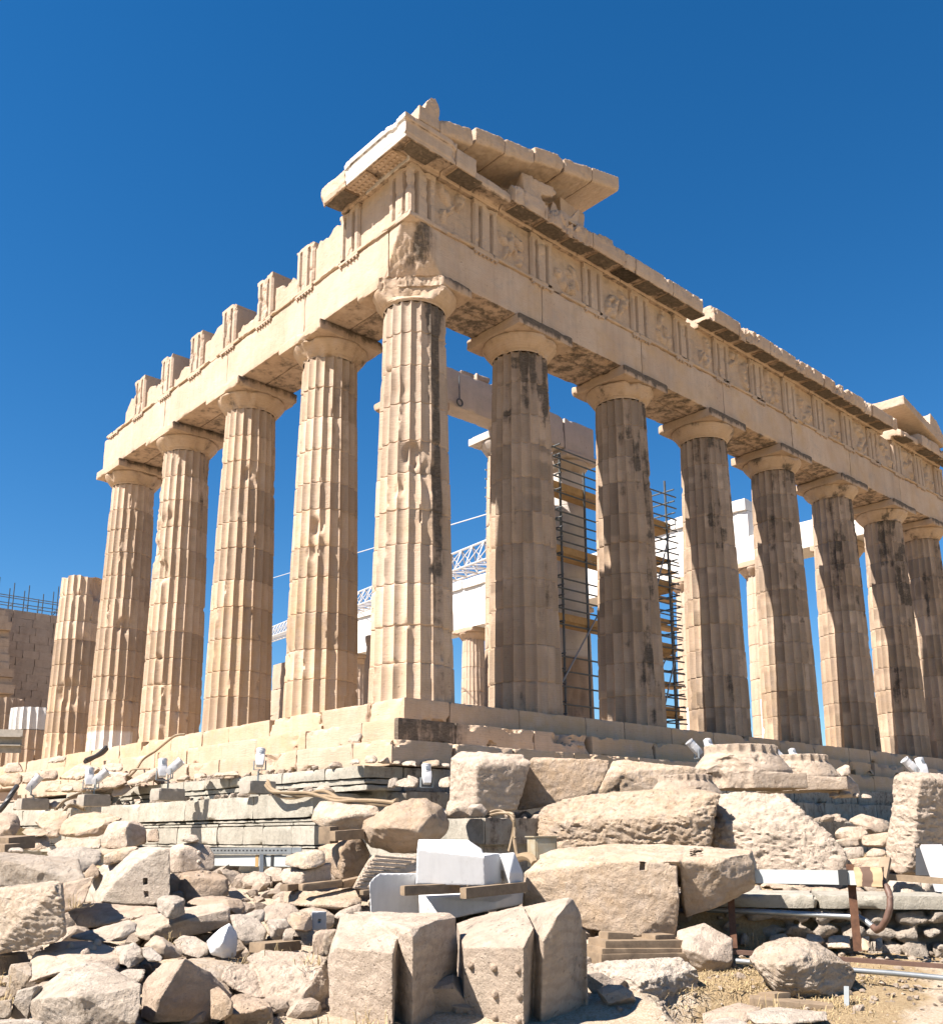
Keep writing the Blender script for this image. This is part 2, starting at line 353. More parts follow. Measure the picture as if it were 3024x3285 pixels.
def shaft_mesh(cx, cy, R0, R1, z0, H, seed, rows=110, per=8, flutes=20, damage=1., dents=(), stainf=None, white=None, tintamp=.35, warm=.35, joints=11, top_break=0, flute=.088, smoothcol=False, tint0=0., panel=.16):
    rs = np.random.RandomState(seed)
    nth = flutes*per; th = np.arange(nth)*2*PI/nth
    jz = np.linspace(0, H, joints+1)[1:-1]+rs.uniform(-.09, .09, joints-1)
    zs = np.concatenate([np.linspace(0, H, rows), jz-.022, jz-.006, jz+.006, jz+.022]); zs = np.unique(np.sort(zs))
    Z, T = np.meshgrid(zs, th, indexing='ij'); Z = Z.ravel(); T = T.ravel()
    u = Z/H; R = R0+(R1-R0)*u+.017*np.sin(PI*u)*R0
    di = np.searchsorted(jz, Z)
    dr = rs.uniform(-.010, .010, joints+1); da = rs.uniform(-.012, .012, joints+1); dt = rs.uniform(-1, 1, joints+1)
    ph = ((T*flutes/(2*PI)+.5) % 1.)-.5; q = np.abs(2*ph)
    depth = R*(flute if not smoothcol else 0)
    prof = depth*(1-q**2.0)
    D = np.stack([np.cos(T), np.sin(T), 0*T], 1)
    P = D*R[:, None]+np.array([cx, cy, 0]); P[:, 2] = Z+z0
    off = np.array([seed*5.3, seed*2.2, seed*1.7])
    a = fbm(P*np.array([1.7, 1.7, 1.1])+off, 4, .6); f = fbm(P*np.array([5., 5., 3.])+off, 3)
    w = q**5
    r = R-prof+dr[di]
    r -= damage*w*np.clip(a*1.2+f*.6-.42, 0, .9)*.26             # broken arrises
    sp = fbm(P*.62+off+31, 3, .55)
    r -= damage*np.clip(sp-.50, 0, .5)*.22*(1-.4*w)                # spalled patches
    jd = np.min(np.abs(Z[:, None]-jz[None, :]), 1) if len(jz) else np.full(len(Z), 9.)
    r -= .016*(jd < .008)
    r -= damage*np.clip(fbm(P*np.array([2.5, 2.5, .6])+off+7, 3)-.30, 0, 1)*.16*sm(-jd, -.09, -.012)   # chipped drum edges
    r += .0035*f
    for (ang, zc, rad, dep) in dents:
        dd = np.sqrt((np.arctan2(np.sin(T-ang), np.cos(T-ang))*R)**2+((Z-zc)*.8)**2)+.16*rad*fbm(P*4+off, 3)
        r -= dep*sm(-dd, -rad, -rad*.55)
    if top_break: Z = np.where(Z > H-.4, Z-(np.clip(fbm(P*1.1+off, 3), -.4, 1)+.3)*top_break*sm(Z, H-.6, H), Z)
    V = np.stack([cx+np.cos(T+da[di])*r, cy+np.sin(T+da[di])*r, Z+z0], 1)
    nz = len(zs); k = np.arange((nz-1)*nth); i, j = k//nth, k % nth; j2 = (j+1) % nth
    F = np.stack([i*nth+j, i*nth+j2, (i+1)*nth+j2, (i+1)*nth+j], 1)
    # top cap
    V = np.vstack([V, [[cx, cy, V[-nth:, 2].mean()]]]); top = [(len(V)-1, (nz-1)*nth+j_, (nz-1)*nth+(j_+1) % nth) for j_ in range(nth)]
    rp = rs.rand(joints*3+9, flutes)[(di*2+(fbm(P*np.array([.1, .1, 1.3])+off, 2) > 0)).astype(int) % (joints*3+9), np.floor(T*flutes/(2*PI)+.5).astype(int) % flutes]
    at_ = {'tint': np.append(dt[di]*tintamp+tint0+panel*(rp-.5), 0), 'warm': np.append(np.clip(warm+.5*rs.uniform(-1, 1, joints+1)[di]*warm+warm*.8*fbm(P*.5+off, 2)+warm*1.3*(1-u), 0, 1), 0)}
    st = np.zeros(len(V)) if stainf is None else np.append(stainf(P, T, u, off), 0)
    at_['stain'] = st+np.append((panel > .5)*.34*(rp-.5)*(st[:-1] > .05), 0)
    if white is not None: at_['white'] = np.append(white(di, T, u), 0)
    F = [tuple(x) for x in F]+top
    return V, F, at_
def capital_mesh(cx, cy, r, z0, H, hw, seed, stain_e=.0, warp=None, res=.05, chip=.09, white=0., flip=False):
    """necking, annulets, cushion and square slab"""
    hs = H*.40
    pr = [(r*.985, 0), (r*1.0, .03), (r*1.025, .05), (r*1.02, .06), (r*1.05, .075), (r*1.045, .085), (r*1.08, .11), (r*1.19, .24), (r*1.29, .36), (r*1.345, .44), (r*1.35, .48), (r*1.32, .52)]
    sc = (H-hs)/.52; n = 96; V = []
    for (rr, z) in pr:
        for k in range(n): V.append((cx+rr*math.cos(2*PI*k/n), cy+rr*math.sin(2*PI*k/n), z0+z*sc))
    V = np.array(V); off = np.array([seed*2.3, seed*1.1, seed*4.])
    d = np.clip(fbm(V*1.5+off, 4, .6)-.12, 0, 1)*.30+.006*fbm(V*6, 2)
    C0 = np.array([cx, cy, 0]); rad = V-C0; rad[:, 2] = 0; V = V-rad/np.linalg.norm(rad, axis=1)[:, None]*d[:, None]
    if warp is not None: V = warp(V)
    F = [(i*n+k, i*n+(k+1) % n, (i+1)*n+(k+1) % n, (i+1)*n+k) for i in range(len(pr)-1) for k in range(n)]
    mb = MB()
    ang = np.arctan2(V[:, 1]-cy, V[:, 0]-cx)
    st = np.clip(.34+.5*fbm(V*1.4+off, 2), 0, 1)*(.5+.5*stain_e)
    mb.add(V, F, stain=st, warm=.45, white=white)
    lo, hi = (cx-hw, cy-hw, z0+H-hs), (cx+hw, cy+hw, z0+H-.004)
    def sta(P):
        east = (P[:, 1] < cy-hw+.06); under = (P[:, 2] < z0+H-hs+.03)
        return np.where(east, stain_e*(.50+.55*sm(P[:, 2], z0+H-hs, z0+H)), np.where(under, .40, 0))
    stone_box(mb, lo, hi, seed, res, chip, .006, 1.6, warp=warp, stain=sta, white=white, tint=lambda P: np.full(len(P), -.05), warm=.25)
    return mb

def corner_break(c0, nx=-.72, ny=-.70, z_lo=-99, z_hi=99, soft=.25, amp=.10, seed=3, slope=0.):
    """shear the south-east corner off along a rough upright break"""
    def wfun(V):
        V = V.copy(); off = np.array([seed*3., seed, seed*2.])
        lim = c0+slope*(z_hi-V[:, 2])+amp*(.6*fbm(V*1.3+off, 2)+.8*(.3-np.abs(fbm(V*3.1+off, 3, .6)))+.25*fbm(V*9+off, 2))
        dep = -(V[:, 0]*nx+V[:, 1]*ny)           # distance inwards from the corner
        k = np.clip(lim-dep, 0, None)*sm(V[:, 2], z_lo-soft*.5, z_lo+soft*.5)*(1-sm(V[:, 2], z_hi-soft*.5, z_hi+soft*.5))
        V[:, 0] -= nx*k; V[:, 1] -= ny*k; return V
    return wfun

def east_stain(P, T, u, off):
    # brown-black lichen patches on the upper weather side of the east columns
    e = sm(-np.sin(T), -.35, .4)
    return e*np.clip(.22+.36*sm(u, .25, 1.)+.75*fbm(P*np.array([1.3, 1.3, .4])+off, 4), 0, .64)
def south_stain(P, T, u, off):
    e = sm(-np.sin(T)+.25*np.cos(T), .0, .7)
    return e*np.clip(.08+.30*sm(u, .3, 1.)+.4*fbm(P*np.array([.9, .9, .3])+off, 3), 0, .48)
def corner_stain(P, T, u, off):
    d = np.arctan2(np.sin(T-math.radians(-86)), np.cos(T-math.radians(-86)))
    return np.clip(.80*np.exp(-(d/.36)**2)*(.62+.5*u)+.35*sm(u, .9, 1)+.2*fbm(P+off, 3), 0, .78)

A_ = lambda deg: math.radians(deg)
def column(cx, cy, seed, R0=.955, R1=.745, z0=0., H=9.70, rows=110, cap=True, stainf=None, capst=.0, capwarp=None, label=None, white=None, capwhite=0., caphw=1.03, caph=.73, **kw):
    V, F, at_ = shaft_mesh(cx, cy, R0, R1, z0, H, seed, rows=rows, stainf=stainf, white=white, **kw)
    o = mesh_np('column', V, F, MARBLE, temple, True, at_)
    if label: o['label'] = label
    if cap:
        capital_mesh(cx, cy, R1*1.01, z0+H-.001, caph, caphw, seed+40, capst, capwarp, white=capwhite).build('capital', MARBLE, o, True)
    return o

# corner, then the seven others of the east front
column(AX[0], 1.01, 11, R0=.985, R1=.765, stainf=corner_stain, capst=.7, warm=.18, rows=130,
       dents=[(A_(-128), 5.75, .30, .13), (A_(-118), 5.4, .22, .07), (A_(-152), 4.9, .16, .06), (A_(-100), 5.2, .4, .05)],
       capwarp=corner_break(.80, z_lo=9.80, z_hi=99, soft=.12, amp=.10, seed=5), label='corner column with dark streaks down its east side and a gouge at mid height')
for i in range(1, 8):
    column(AX[i], 1.01, 20+i, R0=.985 if i == 7 else .955, stainf=east_stain, capst=.95, warm=.18, rows=110 if i < 5 else 80, tintamp=.2, damage=.6, tint0=-.36, panel=.75, flute=.115)  # tint0 darkens these shafts: patina plus their shade put into the colour
# four more standing on the south flank
SD_ = {1: [(A_(-140), 4.9, .22, .10), (A_(-150), 4.2, .2, .07)], 2: [(A_(-120), 7.6, .2, .08)], 3: [(A_(165), 6.25, .36, .16), (A_(175), 5.95, .3, .12), (A_(200), 5.5, .34, .12), (A_(170), 3.4, .2, .07)], 4: [(A_(-110), 4.4, .3, .09)]}
for j in range(1, 5):
    column(1.01, AX[j], 50+j, stainf=south_stain, capst=.75, warm=.24, rows=110, dents=SD_[j],
           white=(lambda di, T, u: ((u < .072)*(np.cos(T-math.radians(225)) > .45)*.6)) if j == 4 else None)
# broken stumps further along the flank
column(1.01, 21.884, 61, H=7.15, R1=.80, cap=False, warm=.22, joints=8, tintamp=.6, top_break=.25, dents=[(A_(-120), 2.5, .5, .10), (A_(-60), 6.7, .5, .2)], label='broken column ending at mid height')
o = column(1.01, 26.18, 62, H=1.42, R1=.92, rows=30, cap=False, warm=.22, joints=2, label='stump of a column capped with a new white drum')
V, F, at_ = shaft_mesh(1.01, 26.18, .93, .915, 1.44, .92, 63, rows=14, joints=1, damage=.0, white=lambda di, T, u: np.ones(len(T)))
mesh_np('white_drum', V, F, MARBLE, o, True, at_)
column(1.01, 30.476, 64, H=3.3, R1=.88, rows=50, cap=False, warm=.22, joints=4, top_break=.3, label='brownish stump of a column behind the one with the white drum')
# the far north flank, partly rebuilt in new marble
for k, y in enumerate([4.70]+[8.996+4.296*i for i in range(10)]):
    wf = (lambda di, T, u, k=k: ((u < .36) & (np.sin(T*2+k) > -.4))*.9*(k in (4, 5, 6, 7, 8))+((np.abs(T-PI*1.06) < .20) & (u > .1) & (u < .36))*1.*(k in (2, 1)))
    column(29.87, y, 70+k, rows=50, per=5, warm=.12, tintamp=.1, damage=.5, white=wf, capwhite=0.)
# porch columns inside the east front
for k, x in enumerate((5.6, 9.85, 12.95, 17.15, 21.4)):
    kw = dict(R0=.82, R1=.645, z0=.7, H=9.45, caph=.70, caphw=.88, warm=.1, rows=70, tintamp=.12)
    if k == 0 : column(x, 6.85, 90+k, damage=.9, **kw)
    elif k == 1: column(x, 6.85, 90+k, damage=1.0, capwhite=.6, dents=[(A_(-170), 2.6, .6, .25), (A_(-160), 1.3, .5, .22)], **{**kw, 'caphw': .93})
    elif k == 2: column(x, 6.85, 90+k, damage=.0, smoothcol=True, capwhite=.35, white=lambda di, T, u: .6*(u > .27), joints=7, dents=[(A_(-140), 1.4, .9, .16), (A_(-120), .6, .7, .13)], label='smooth unfluted porch column under restoration inside the scaffold', **{**kw, 'tintamp': .1})
    else:
        kw.update(H=7.2 if k == 3 else 2.3, R1=.68, caph=.7); column(x, 6.85, 90+k, cap=False, damage=.4, white=lambda di, T, u: .8*((di == 3) | (di == 5)), **kw)

# ---- architraves
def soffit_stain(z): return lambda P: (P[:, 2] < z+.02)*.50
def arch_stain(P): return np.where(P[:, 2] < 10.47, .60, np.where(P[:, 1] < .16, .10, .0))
mb = MB()
xs = [.125]+[a for a in AX[1:7]]+[30.76]
for i in range(7):
    wp = corner_break(.36, z_lo=10.2, z_hi=11.80, soft=.03, amp=.09, seed=9, slope=.36) if i == 0 else None
    def stE(P, i=i):
        s = arch_stain(P)
        if i == 0: s = np.maximum(s, .75*np.exp(-((P[:, 0]-.62)/.34)**2)*(P[:, 1] < .75)*sm(P[:, 2], 10.35, 10.9))
        s = np.maximum(s, .33*np.exp(-(np.minimum(np.abs(P[:, 0]-xs[i]), np.abs(P[:, 0]-xs[i+1]))/.3)**2)*(P[:, 1] < .16)*(i > 0))
        return s
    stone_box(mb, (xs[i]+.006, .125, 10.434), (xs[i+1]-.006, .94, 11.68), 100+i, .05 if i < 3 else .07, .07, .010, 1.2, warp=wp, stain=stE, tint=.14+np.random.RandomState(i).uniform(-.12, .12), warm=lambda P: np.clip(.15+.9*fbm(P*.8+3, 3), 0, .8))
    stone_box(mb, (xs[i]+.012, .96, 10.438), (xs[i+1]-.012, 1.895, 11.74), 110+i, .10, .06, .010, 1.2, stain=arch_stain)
mb.build('architrave', MARBLE, temple, True)['label'] = 'shaded architrave beam of the east front'
mb = MB()
ys = [.96, 4.70, 8.996, 13.292, 17.588, 18.46]
for i in range(5):
    a, b = ys[i], ys[i+1]
    if i == 3: b = 18.44
    if i == 4: continue
    wpS = corner_break(.36, z_lo=10.2, z_hi=11.80, soft=.03, amp=.09, seed=9, slope=.36) if i == 0 else None
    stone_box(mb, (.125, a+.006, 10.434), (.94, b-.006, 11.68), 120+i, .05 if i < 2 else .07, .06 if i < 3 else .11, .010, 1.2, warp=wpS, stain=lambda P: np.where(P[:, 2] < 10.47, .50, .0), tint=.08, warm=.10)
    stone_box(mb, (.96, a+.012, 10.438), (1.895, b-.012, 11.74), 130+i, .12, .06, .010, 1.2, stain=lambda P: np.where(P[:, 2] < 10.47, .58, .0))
mb.build('architrave', MARBLE, temple, True)['label'] = 'sunlit architrave beam of the south flank'
# taenia fillet, regulae and guttae
def fillet(name, axis, a, b, spots, seed, lab):
    mb = MB(); rs = np.random.RandomState(seed); x = a
    while x < b-.2:
        L = min(rs.uniform(.9, 2.6), b-x); gap = rs.choice([0, 0, .05, .3, .5])
        lo, hi = [0, 0, 11.684], [0, 0, 11.776]; lo[axis], hi[axis] = x, x+L-gap-.004; lo[1-axis], hi[1-axis] = .066, .60
        if hi[axis]-lo[axis] > .1: stone_box(mb, lo, hi, seed+int(x*7), .045, .06, .010, 2.0, stain=.12, warm=.35)
        x += L
    for k, s in enumerate(spots):
        if rs.rand() < .12: continue
        c = [0, 0, 11.652]; h = [0, 0, .03]; c[axis] = s; h[axis] = .42; c[1-axis] = .101; h[1-axis] = .032
        mb.box(c, h)
        for g in range(6):
            if rs.rand() < .2: continue
            c = [0, 0, 11.596]; c[axis] = s-.35+.14*g; c[1-axis] = .098
            mb.tube([np.array(c)+(0, 0, .026), np.array(c)-(0, 0, .03)], [.026, .034], 7)
    o = mb.build(name, MARBLE, temple, True); o['label'] = lab
TE = [.52, 2.61]+[v for i in range(1, 7) for v in (AX[i], (AX[i]+AX[i+1])/2)][:-1]+[28.27, 30.36]
TE[12:] = [26.18, 28.27, 30.36]
TS = [.52, 2.61, 4.70, 6.85, 8.996, 11.14, 13.292, 15.44, 17.55]
fillet('fillet_band', 0, 1.6, 30.7, TE[1:], 5, 'fillet with peg drops along the east front')
fillet('fillet_band', 1, .62, 18.2, TS, 6, 'fillet with peg drops along the south flank')

# ---- frieze
Z0, Z1 = 11.782, 13.120
def triglyph(axis, s, depth, seed, ztop=Z1, face=.085, stain=.0, white=0., damaged=0., mitre=False):
    """three upright bars between two V grooves, plain band on top; a groove is cut in the face"""
    w = .845; g = []
    pts = [(-.5, .06), (-.44, .0), (-.31, .0), (-.225, .17), (-.15, .0), (.15, .0), (.225, .17), (.31, .0), (.44, .0), (.5, .06)]
    us = []
    for (a, b), (c, d) in zip(pts[:-1], pts[1:]):
        n = max(1, int(abs(c-a)*w/.045)); us += [(a+(c-a)*k/n, b+(d-b)*k/n) for k in range(n)]
    us.append(pts[-1]); us = np.array(us)
    zt = Z1-.13; zs = np.concatenate([np.linspace(Z0, zt-.012, 26), [zt+.012], np.linspace(zt+.05, ztop, 3)]) if ztop > zt else np.linspace(Z0, ztop, 26)
    nu, nz = len(us), len(zs)
    U, Zz = np.meshgrid(np.arange(nu), zs); U = U.ravel(); Zz = Zz.ravel()
    dep = us[U, 1]*(Zz < zt); V = np.zeros((len(U), 3)); V[:, axis] = s+us[U, 0]*w; V[:, 1-axis] = face+dep; V[:, 2] = Zz
    off = np.array([seed, seed*2.1, seed*.7]); e = fbm(V*2.2+off, 4, .6)
    V[:, 1-axis] += np.clip(e-.12, 0, 1)*(.10+damaged)+.004*fbm(V*9, 2); V[:, 2] -= (Zz > Z1-.2)*np.clip(e+.1, 0, 1)*(.10+damaged)
    back = np.zeros((2*nz, 3))
    for k in range(nz):
        for q, sd in enumerate((0, nu-1)):
            back[q*nz+k] = V[k*nu+sd]; back[q*nz+k, 1-axis] = face+depth; back[q*nz+k, axis] += (depth-.01)*(mitre and q == 0)
    F = [(k*nu+i, k*nu+i+1, (k+1)*nu+i+1, (k+1)*nu+i) for k in range(nz-1) for i in range(nu-1)]
    b0 = len(V)
    F += [(k*nu, (k+1)*nu, b0+k+1, b0+k) for k in range(nz-1)]+[(k*nu+nu-1, b0+nz+k, b0+nz+k+1, (k+1)*nu+nu-1) for k in range(nz-1)]
    F += [[(nz-1)*nu+i for i in range(nu)]+[b0+2*nz-1, b0+nz-1], [b0+k for k in range(nz)]+[b0+2*nz-1-k for k in range(nz)]]
    if axis == 1: F = [list(f)[::-1] for f in F]
    o = mesh_np('triglyph', np.vstack([V, back]), F, MARBLE, temple, False, {'stain': np.append(stain+.45*(dep > .08)*sm(Zz, Z0+.2, zt), np.full(len(back), stain)), 'white': np.full(len(V)+len(back), white)})  # groove bottoms darkened: dirt, and the grooves' shade put into the colour
    return o
def metope(axis, a, b, seed, ztop=Z1, relief=.0, face=.19, depth=.35, ragged=0., stain=0.):
    lo, hi = [0, 0, Z0], [0, 0, ztop]; lo[axis], hi[axis] = a+.004, b-.004; lo[1-axis], hi[1-axis] = face, face+depth
    V, F = grid_box(lo, hi, .034); off = np.array([seed*2., seed, seed*3.]); c = 1-axis
    f = V[:, c] < face+1e-6
    if relief:
        rs = np.random.RandomState(seed); h = np.zeros(len(V)); x = (V[:, axis]-a)/(b-a); z = (V[:, 2]-Z0)/(Z1-Z0)
        for k in range(rs.randint(5, 9)):      # worn lumps where figures stood
            cx_, cz_ = rs.uniform(.2, .8), rs.uniform(.15, .85); rx, rz_ = rs.uniform(.04, .13), rs.uniform(.10, .30); t = rs.uniform(-.9, .9)
            dx, dz = x-cx_, z-cz_; p, q = dx*math.cos(t)+dz*math.sin(t), -dx*math.sin(t)+dz*math.cos(t)
            h = np.maximum(h, np.sqrt(np.clip(1-(p/rx)**2-(q/rz_)**2, 0, 1)))
        h *= .6+.8*np.clip(fbm(V*6+off, 3)+.4, 0, 1)
        edge = sm(np.minimum(x, 1-x), .05, .12)*sm(np.minimum(z, 1-z), .04, .1)
        V[:, c] -= f*relief*(h*edge)+f*.02*fbm(V*5+off, 3)
    if ragged:
        top = V[:, 2] > Z0+.3; x = V.copy(); x[:, 2] = 0
        V[:, 2] -= top*(V[:, 2]-Z0-.3)/(ztop-Z0-.3)*ragged*np.clip(fbm(x*1.5+off, 3)+.5, 0, 1.3)
    V[:, c] += f*.012*fbm(V*4+off, 3)
    return mesh_np('metope', V, F, MARBLE, temple, True, {'stain': np.full(len(V), stain), 'warm': np.full(len(V), .1)})
for k, s in enumerate(TE):
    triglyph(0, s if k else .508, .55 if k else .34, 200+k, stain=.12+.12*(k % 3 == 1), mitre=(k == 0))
    if k < len(TE)-1: metope(0, s+.425, TE[k+1]-.425, 230+k, relief=.13, stain=.12)
for k, s in enumerate(TS[:8]):
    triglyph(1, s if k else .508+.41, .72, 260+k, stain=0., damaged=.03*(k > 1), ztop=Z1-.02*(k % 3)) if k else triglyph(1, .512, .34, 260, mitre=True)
    nx = TS[k+1]
    if k < 2: metope(1, s+.425, nx-.425, 280+k, relief=0, ragged=.0 if k == 0 else .5, face=.17)
    elif k < 7: metope(1, s+.425, nx-.425, 280+k, relief=0, ztop=Z0+[0, 0, .95, .55, 1.05, .6, .9][k], ragged=.45, face=.21, depth=.4)
    else: metope(1, s+.425, s+1.35, 280+k, relief=0, ztop=Z0+1.0, ragged=.5, face=.2, depth=.4)
# rough backing stones behind the frieze
mb = MB(); rs = np.random.RandomState(8)
stone_box(mb, (.062, .062, 11.66), (1.7, 1.7, 11.80), 299, .04, .10, .03, freq=3.)
for k, y in enumerate(TS[1:8]):
    h = rs.uniform(.55, 1.25); stone_box(m3 := MB(), (.95, y-.40, 11.76), (1.7, y+rs.uniform(.3, .6), 11.76+h), 300+k, .09, .16, .02); m3.build('backing_stone', MARBLE, temple, True)
x = .7
while x < 30:
    L = rs.uniform(1.2, 2.0); stone_box(mb, (x, .72, 11.76), (min(x+L-.02, 30.7), 1.8, 13.1), 320+int(x), .12, .08, .02); x += L
mb.build('frieze_backing', MARBLE, temple, True)

# ---- cornice
def profile_solid(prof, path_axis, a, b, seed, out_sign=-1, base=.085, vox=.035, amp=.02, cuts=(), f=3., ends=None, kind='stone'):
    """prism of a cornice profile (n outwards, z) from a to b along an axis, voxel-skinned and weathered"""
    bm = bmesh.new(); n = len(prof); V = []
    for s in (a, b):
        for (q, z) in prof:
            p = [0, 0, z]; p[path_axis] = s if ends is None else s+(ends[0 if s == a else 1]*q); p[1-path_axis] = base+out_sign*q; V.append(bm.verts.new(p))
    bm.faces.new(V[:n]); bm.faces.new(V[n:][::-1])
    for i in range(n): bm.faces.new((V[i], V[(i+1) % n], V[n+(i+1) % n], V[n+i]))
    bmesh.ops.recalc_face_normals(bm, faces=bm.faces[:])
    me = remesh_bm(bm, vox); return roughen(me, seed, amp, f, kind)
CZ = 13.125
PROF = [(-.75, CZ), (.03, CZ), (.03, CZ+.12), (.58, CZ+.075), (.59, CZ-.03), (.645, CZ-.03), (.645, CZ+.05), (.61, CZ+.06), (.61, CZ+.075), (.665, CZ+.08), (.665, CZ+.36), (.72, CZ+.41), (.72, CZ+.53), (.60, CZ+.60), (-.75, CZ+.60)]
PROFB = [(-.75, CZ), (.03, CZ), (.03, CZ+.12), (.57, CZ+.075), (.58, CZ-.03), (.64, CZ-.03), (.64, CZ+.05), (.61, CZ+.06), (.61, CZ+.075), (.655, CZ+.08), (.655, CZ+.45), (.50, CZ+.56), (-.75, CZ+.56)]
PROFC = [(-.75, CZ), (.03, CZ), (.03, CZ+.14), (.42, CZ+.04), (.44, CZ-.01), (.50, CZ+.10), (.47, CZ+.30), (.30, CZ+.40), (-.75, CZ+.42)]
def mutule(axis, s, parent, seed, guttae=False, out=.60, w=.84):
    mb = MB(); V, F = grid_box((0, 0, 0), (w, .50, .085), .05); V = erode(V, (0, 0, 0), (w, .50, .085), seed, .07, 2.2, .008, .006)
    P = np.zeros((len(V), 3)); P[:, axis] = s-w/2+V[:, 0]; n = .07+V[:, 1]; P[:, 1-axis] = .085-n
    P[:, 2] = CZ+.125-.08*(n-.03)-.085+V[:, 2]
    if axis == 1: F = [f[::-1] for f in F]
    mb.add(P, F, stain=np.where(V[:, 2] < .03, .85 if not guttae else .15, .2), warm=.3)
    if guttae:
        for i in range(6):
            for j in range(3):
                n = .15+.16*j; c = np.zeros(3); c[axis] = s-w/2+.07+.14*i; c[1-axis] = .085-n; c[2] = CZ+.04-.08*(n-.03)
                mb.tube([c+(0, 0, .01), c-(0, 0, .035)], [.035, .04], 8)
    return mb.build('mutule', MARBLE, parent, True)
def cornice(axis, a, b, prof, seed, muts, amp=.022, lab=None, gut=False, ends=None, white=0., out=.6, kind='stone', vox=.035, warp=None, stain=.08):
    me = profile_solid(prof, axis, a, b, seed, amp=amp, ends=ends, kind=kind, vox=vox); n = len(me.vertices)
    V, N = vn(me)
    off = np.array([seed*1.3, seed*.9, 4.])
    x = V.copy(); x[:, 2] *= .3
    bite = np.clip(fbm(x*1.4+off, 5, .65)-.06, 0, 1)*.85*(1-white)         # bitten upper and outer edge
    V[:, 2] -= bite*sm(V[:, 2], CZ+.2, CZ+.6); V[:, 1-axis] += bite*.45*sm(-V[:, 1-axis], .35, .62)
    if warp is not None: V = warp(V)
    me.vertices.foreach_set('co', V.ravel()); me.update()
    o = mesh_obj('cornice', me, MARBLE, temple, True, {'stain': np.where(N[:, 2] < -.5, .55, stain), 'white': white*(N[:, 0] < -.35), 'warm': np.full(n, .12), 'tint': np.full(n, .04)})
    if lab: o['label'] = lab
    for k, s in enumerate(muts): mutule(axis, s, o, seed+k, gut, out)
    return o
ME = sorted(TE+[(TE[k]+TE[k+1])/2 for k in range(len(TE)-1)])
c_ = [(1.02, 1.68), (1.70, 3.05), (3.07, 4.3), (4.32, 6.1), (6.12, 8.0), (8.02, 9.8), (9.82, 11.35)]
for k, (a, b) in enumerate(c_):
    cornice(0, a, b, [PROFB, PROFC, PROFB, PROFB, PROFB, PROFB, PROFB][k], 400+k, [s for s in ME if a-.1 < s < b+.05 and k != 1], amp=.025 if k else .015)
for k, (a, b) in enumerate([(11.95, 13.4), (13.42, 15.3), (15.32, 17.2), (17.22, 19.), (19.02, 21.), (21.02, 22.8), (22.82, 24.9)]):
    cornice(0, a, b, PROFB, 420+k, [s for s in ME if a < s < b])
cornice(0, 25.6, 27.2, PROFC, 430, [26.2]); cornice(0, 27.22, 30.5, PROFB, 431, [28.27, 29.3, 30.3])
# south return: a bright new corner stone, then an old broken one
cornice(1, .085, 1.86, PROF, 440, [.52, 1.56], amp=.006, lab='clean white corner cornice stone on the south side', gut=True, white=.75, kind='smooth', vox=.03, stain=0, ends=(-1, 0))
cornice(0, .085, 1.0, PROF, 441, [.1], amp=.012, lab='corner cornice stone turning onto the east front', white=.05, kind='smooth', vox=.03, ends=(-1, 0))
cornice(1, 1.88, 2.95, PROFB, 442, [2.5], amp=.03, lab='old chipped end of the south cornice', vox=.03)

# ---- pediment remains
SL = math.tan(math.radians(13.6))
def zr(x): return 14.25+(x-.45)*SL-.16
def raking(a, b, seed, thick=.44, y0=-.62, y1=.95, lab=None, drop=0., amp=.022, cut=None, mirror=False):
    bm = bmesh.new(); V = []
    for x in (a, b):
        z = (zr(x) if not mirror else zr(30.88-x))-drop
        for (y, dz) in ((y0, 0), (y0-.03, .12), (y0-.03, thick), (y1, thick+.02), (y1, 0)):
            xx = x
            if cut is not None and x == b and dz < .1: xx = x-cut
            V.append(bm.verts.new((xx, y, z+dz)))
    bm.faces.new(V[:5]); bm.faces.new(V[5:][::-1])
    for i in range(5): bm.faces.new((V[i], V[(i+1) % 5], V[5+(i+1) % 5], V[5+i]))
    bmesh.ops.recalc_face_normals(bm, faces=bm.faces[:])
    me = roughen(remesh_bm(bm, .035), seed+.3, amp, 3, 'stone', 6 if amp > .02 else 0, .05); n = len(me.vertices)
    o = mesh_obj('raking_cornice', me, MARBLE, temple, True, {'warm': np.full(n, .25), 'stain': np.full(n, .26)})
    if lab: o['label'] = lab
for k, (a, b, dr, cut) in enumerate([(.45, 1.50, .46, None), (1.60, 2.60, .36, None), (2.62, 3.68, .40, None), (3.72, 4.86, .30, None), (4.90, 6.06, .32, None), (6.08, 7.26, .30, None)]):
    raking(a, b, 460+k, drop=dr, cut=cut, amp=.010 if k == 5 else .035)
def hull_piece(name, pts, seed, mat=None, parent=None, vox=.04, amp=.02, f=4., kind='stone', stain=.0, warm=.1, white=0., lab=None, tint=0.):
    bm = bmesh.new()
    for hp in (pts if isinstance(pts[0][0], (list, tuple)) else [pts]):
        vs = [bm.verts.new(p) for p in hp]; g = bmesh.ops.convex_hull(bm, input=vs)
        bmesh.ops.delete(bm, geom=[e for e in g['geom_interior'] if isinstance(e, bmesh.types.BMVert)], context='VERTS')
    me = roughen(remesh_bm(bm, vox), seed, amp, f, kind); n = len(me.vertices)
    o = mesh_obj(name, me, mat or MARBLE, parent, True, {'stain': np.full(n, stain), 'warm': np.full(n, warm), 'white': np.full(n, white), 'tint': np.full(n, tint)})
    if lab: o['label'] = lab
    return o
def bx(x0, x1, y0, y1, z0, z1): return [(x, y, z) for x in (x0, x1) for y in (y0, y1) for z in (z0, z1)]
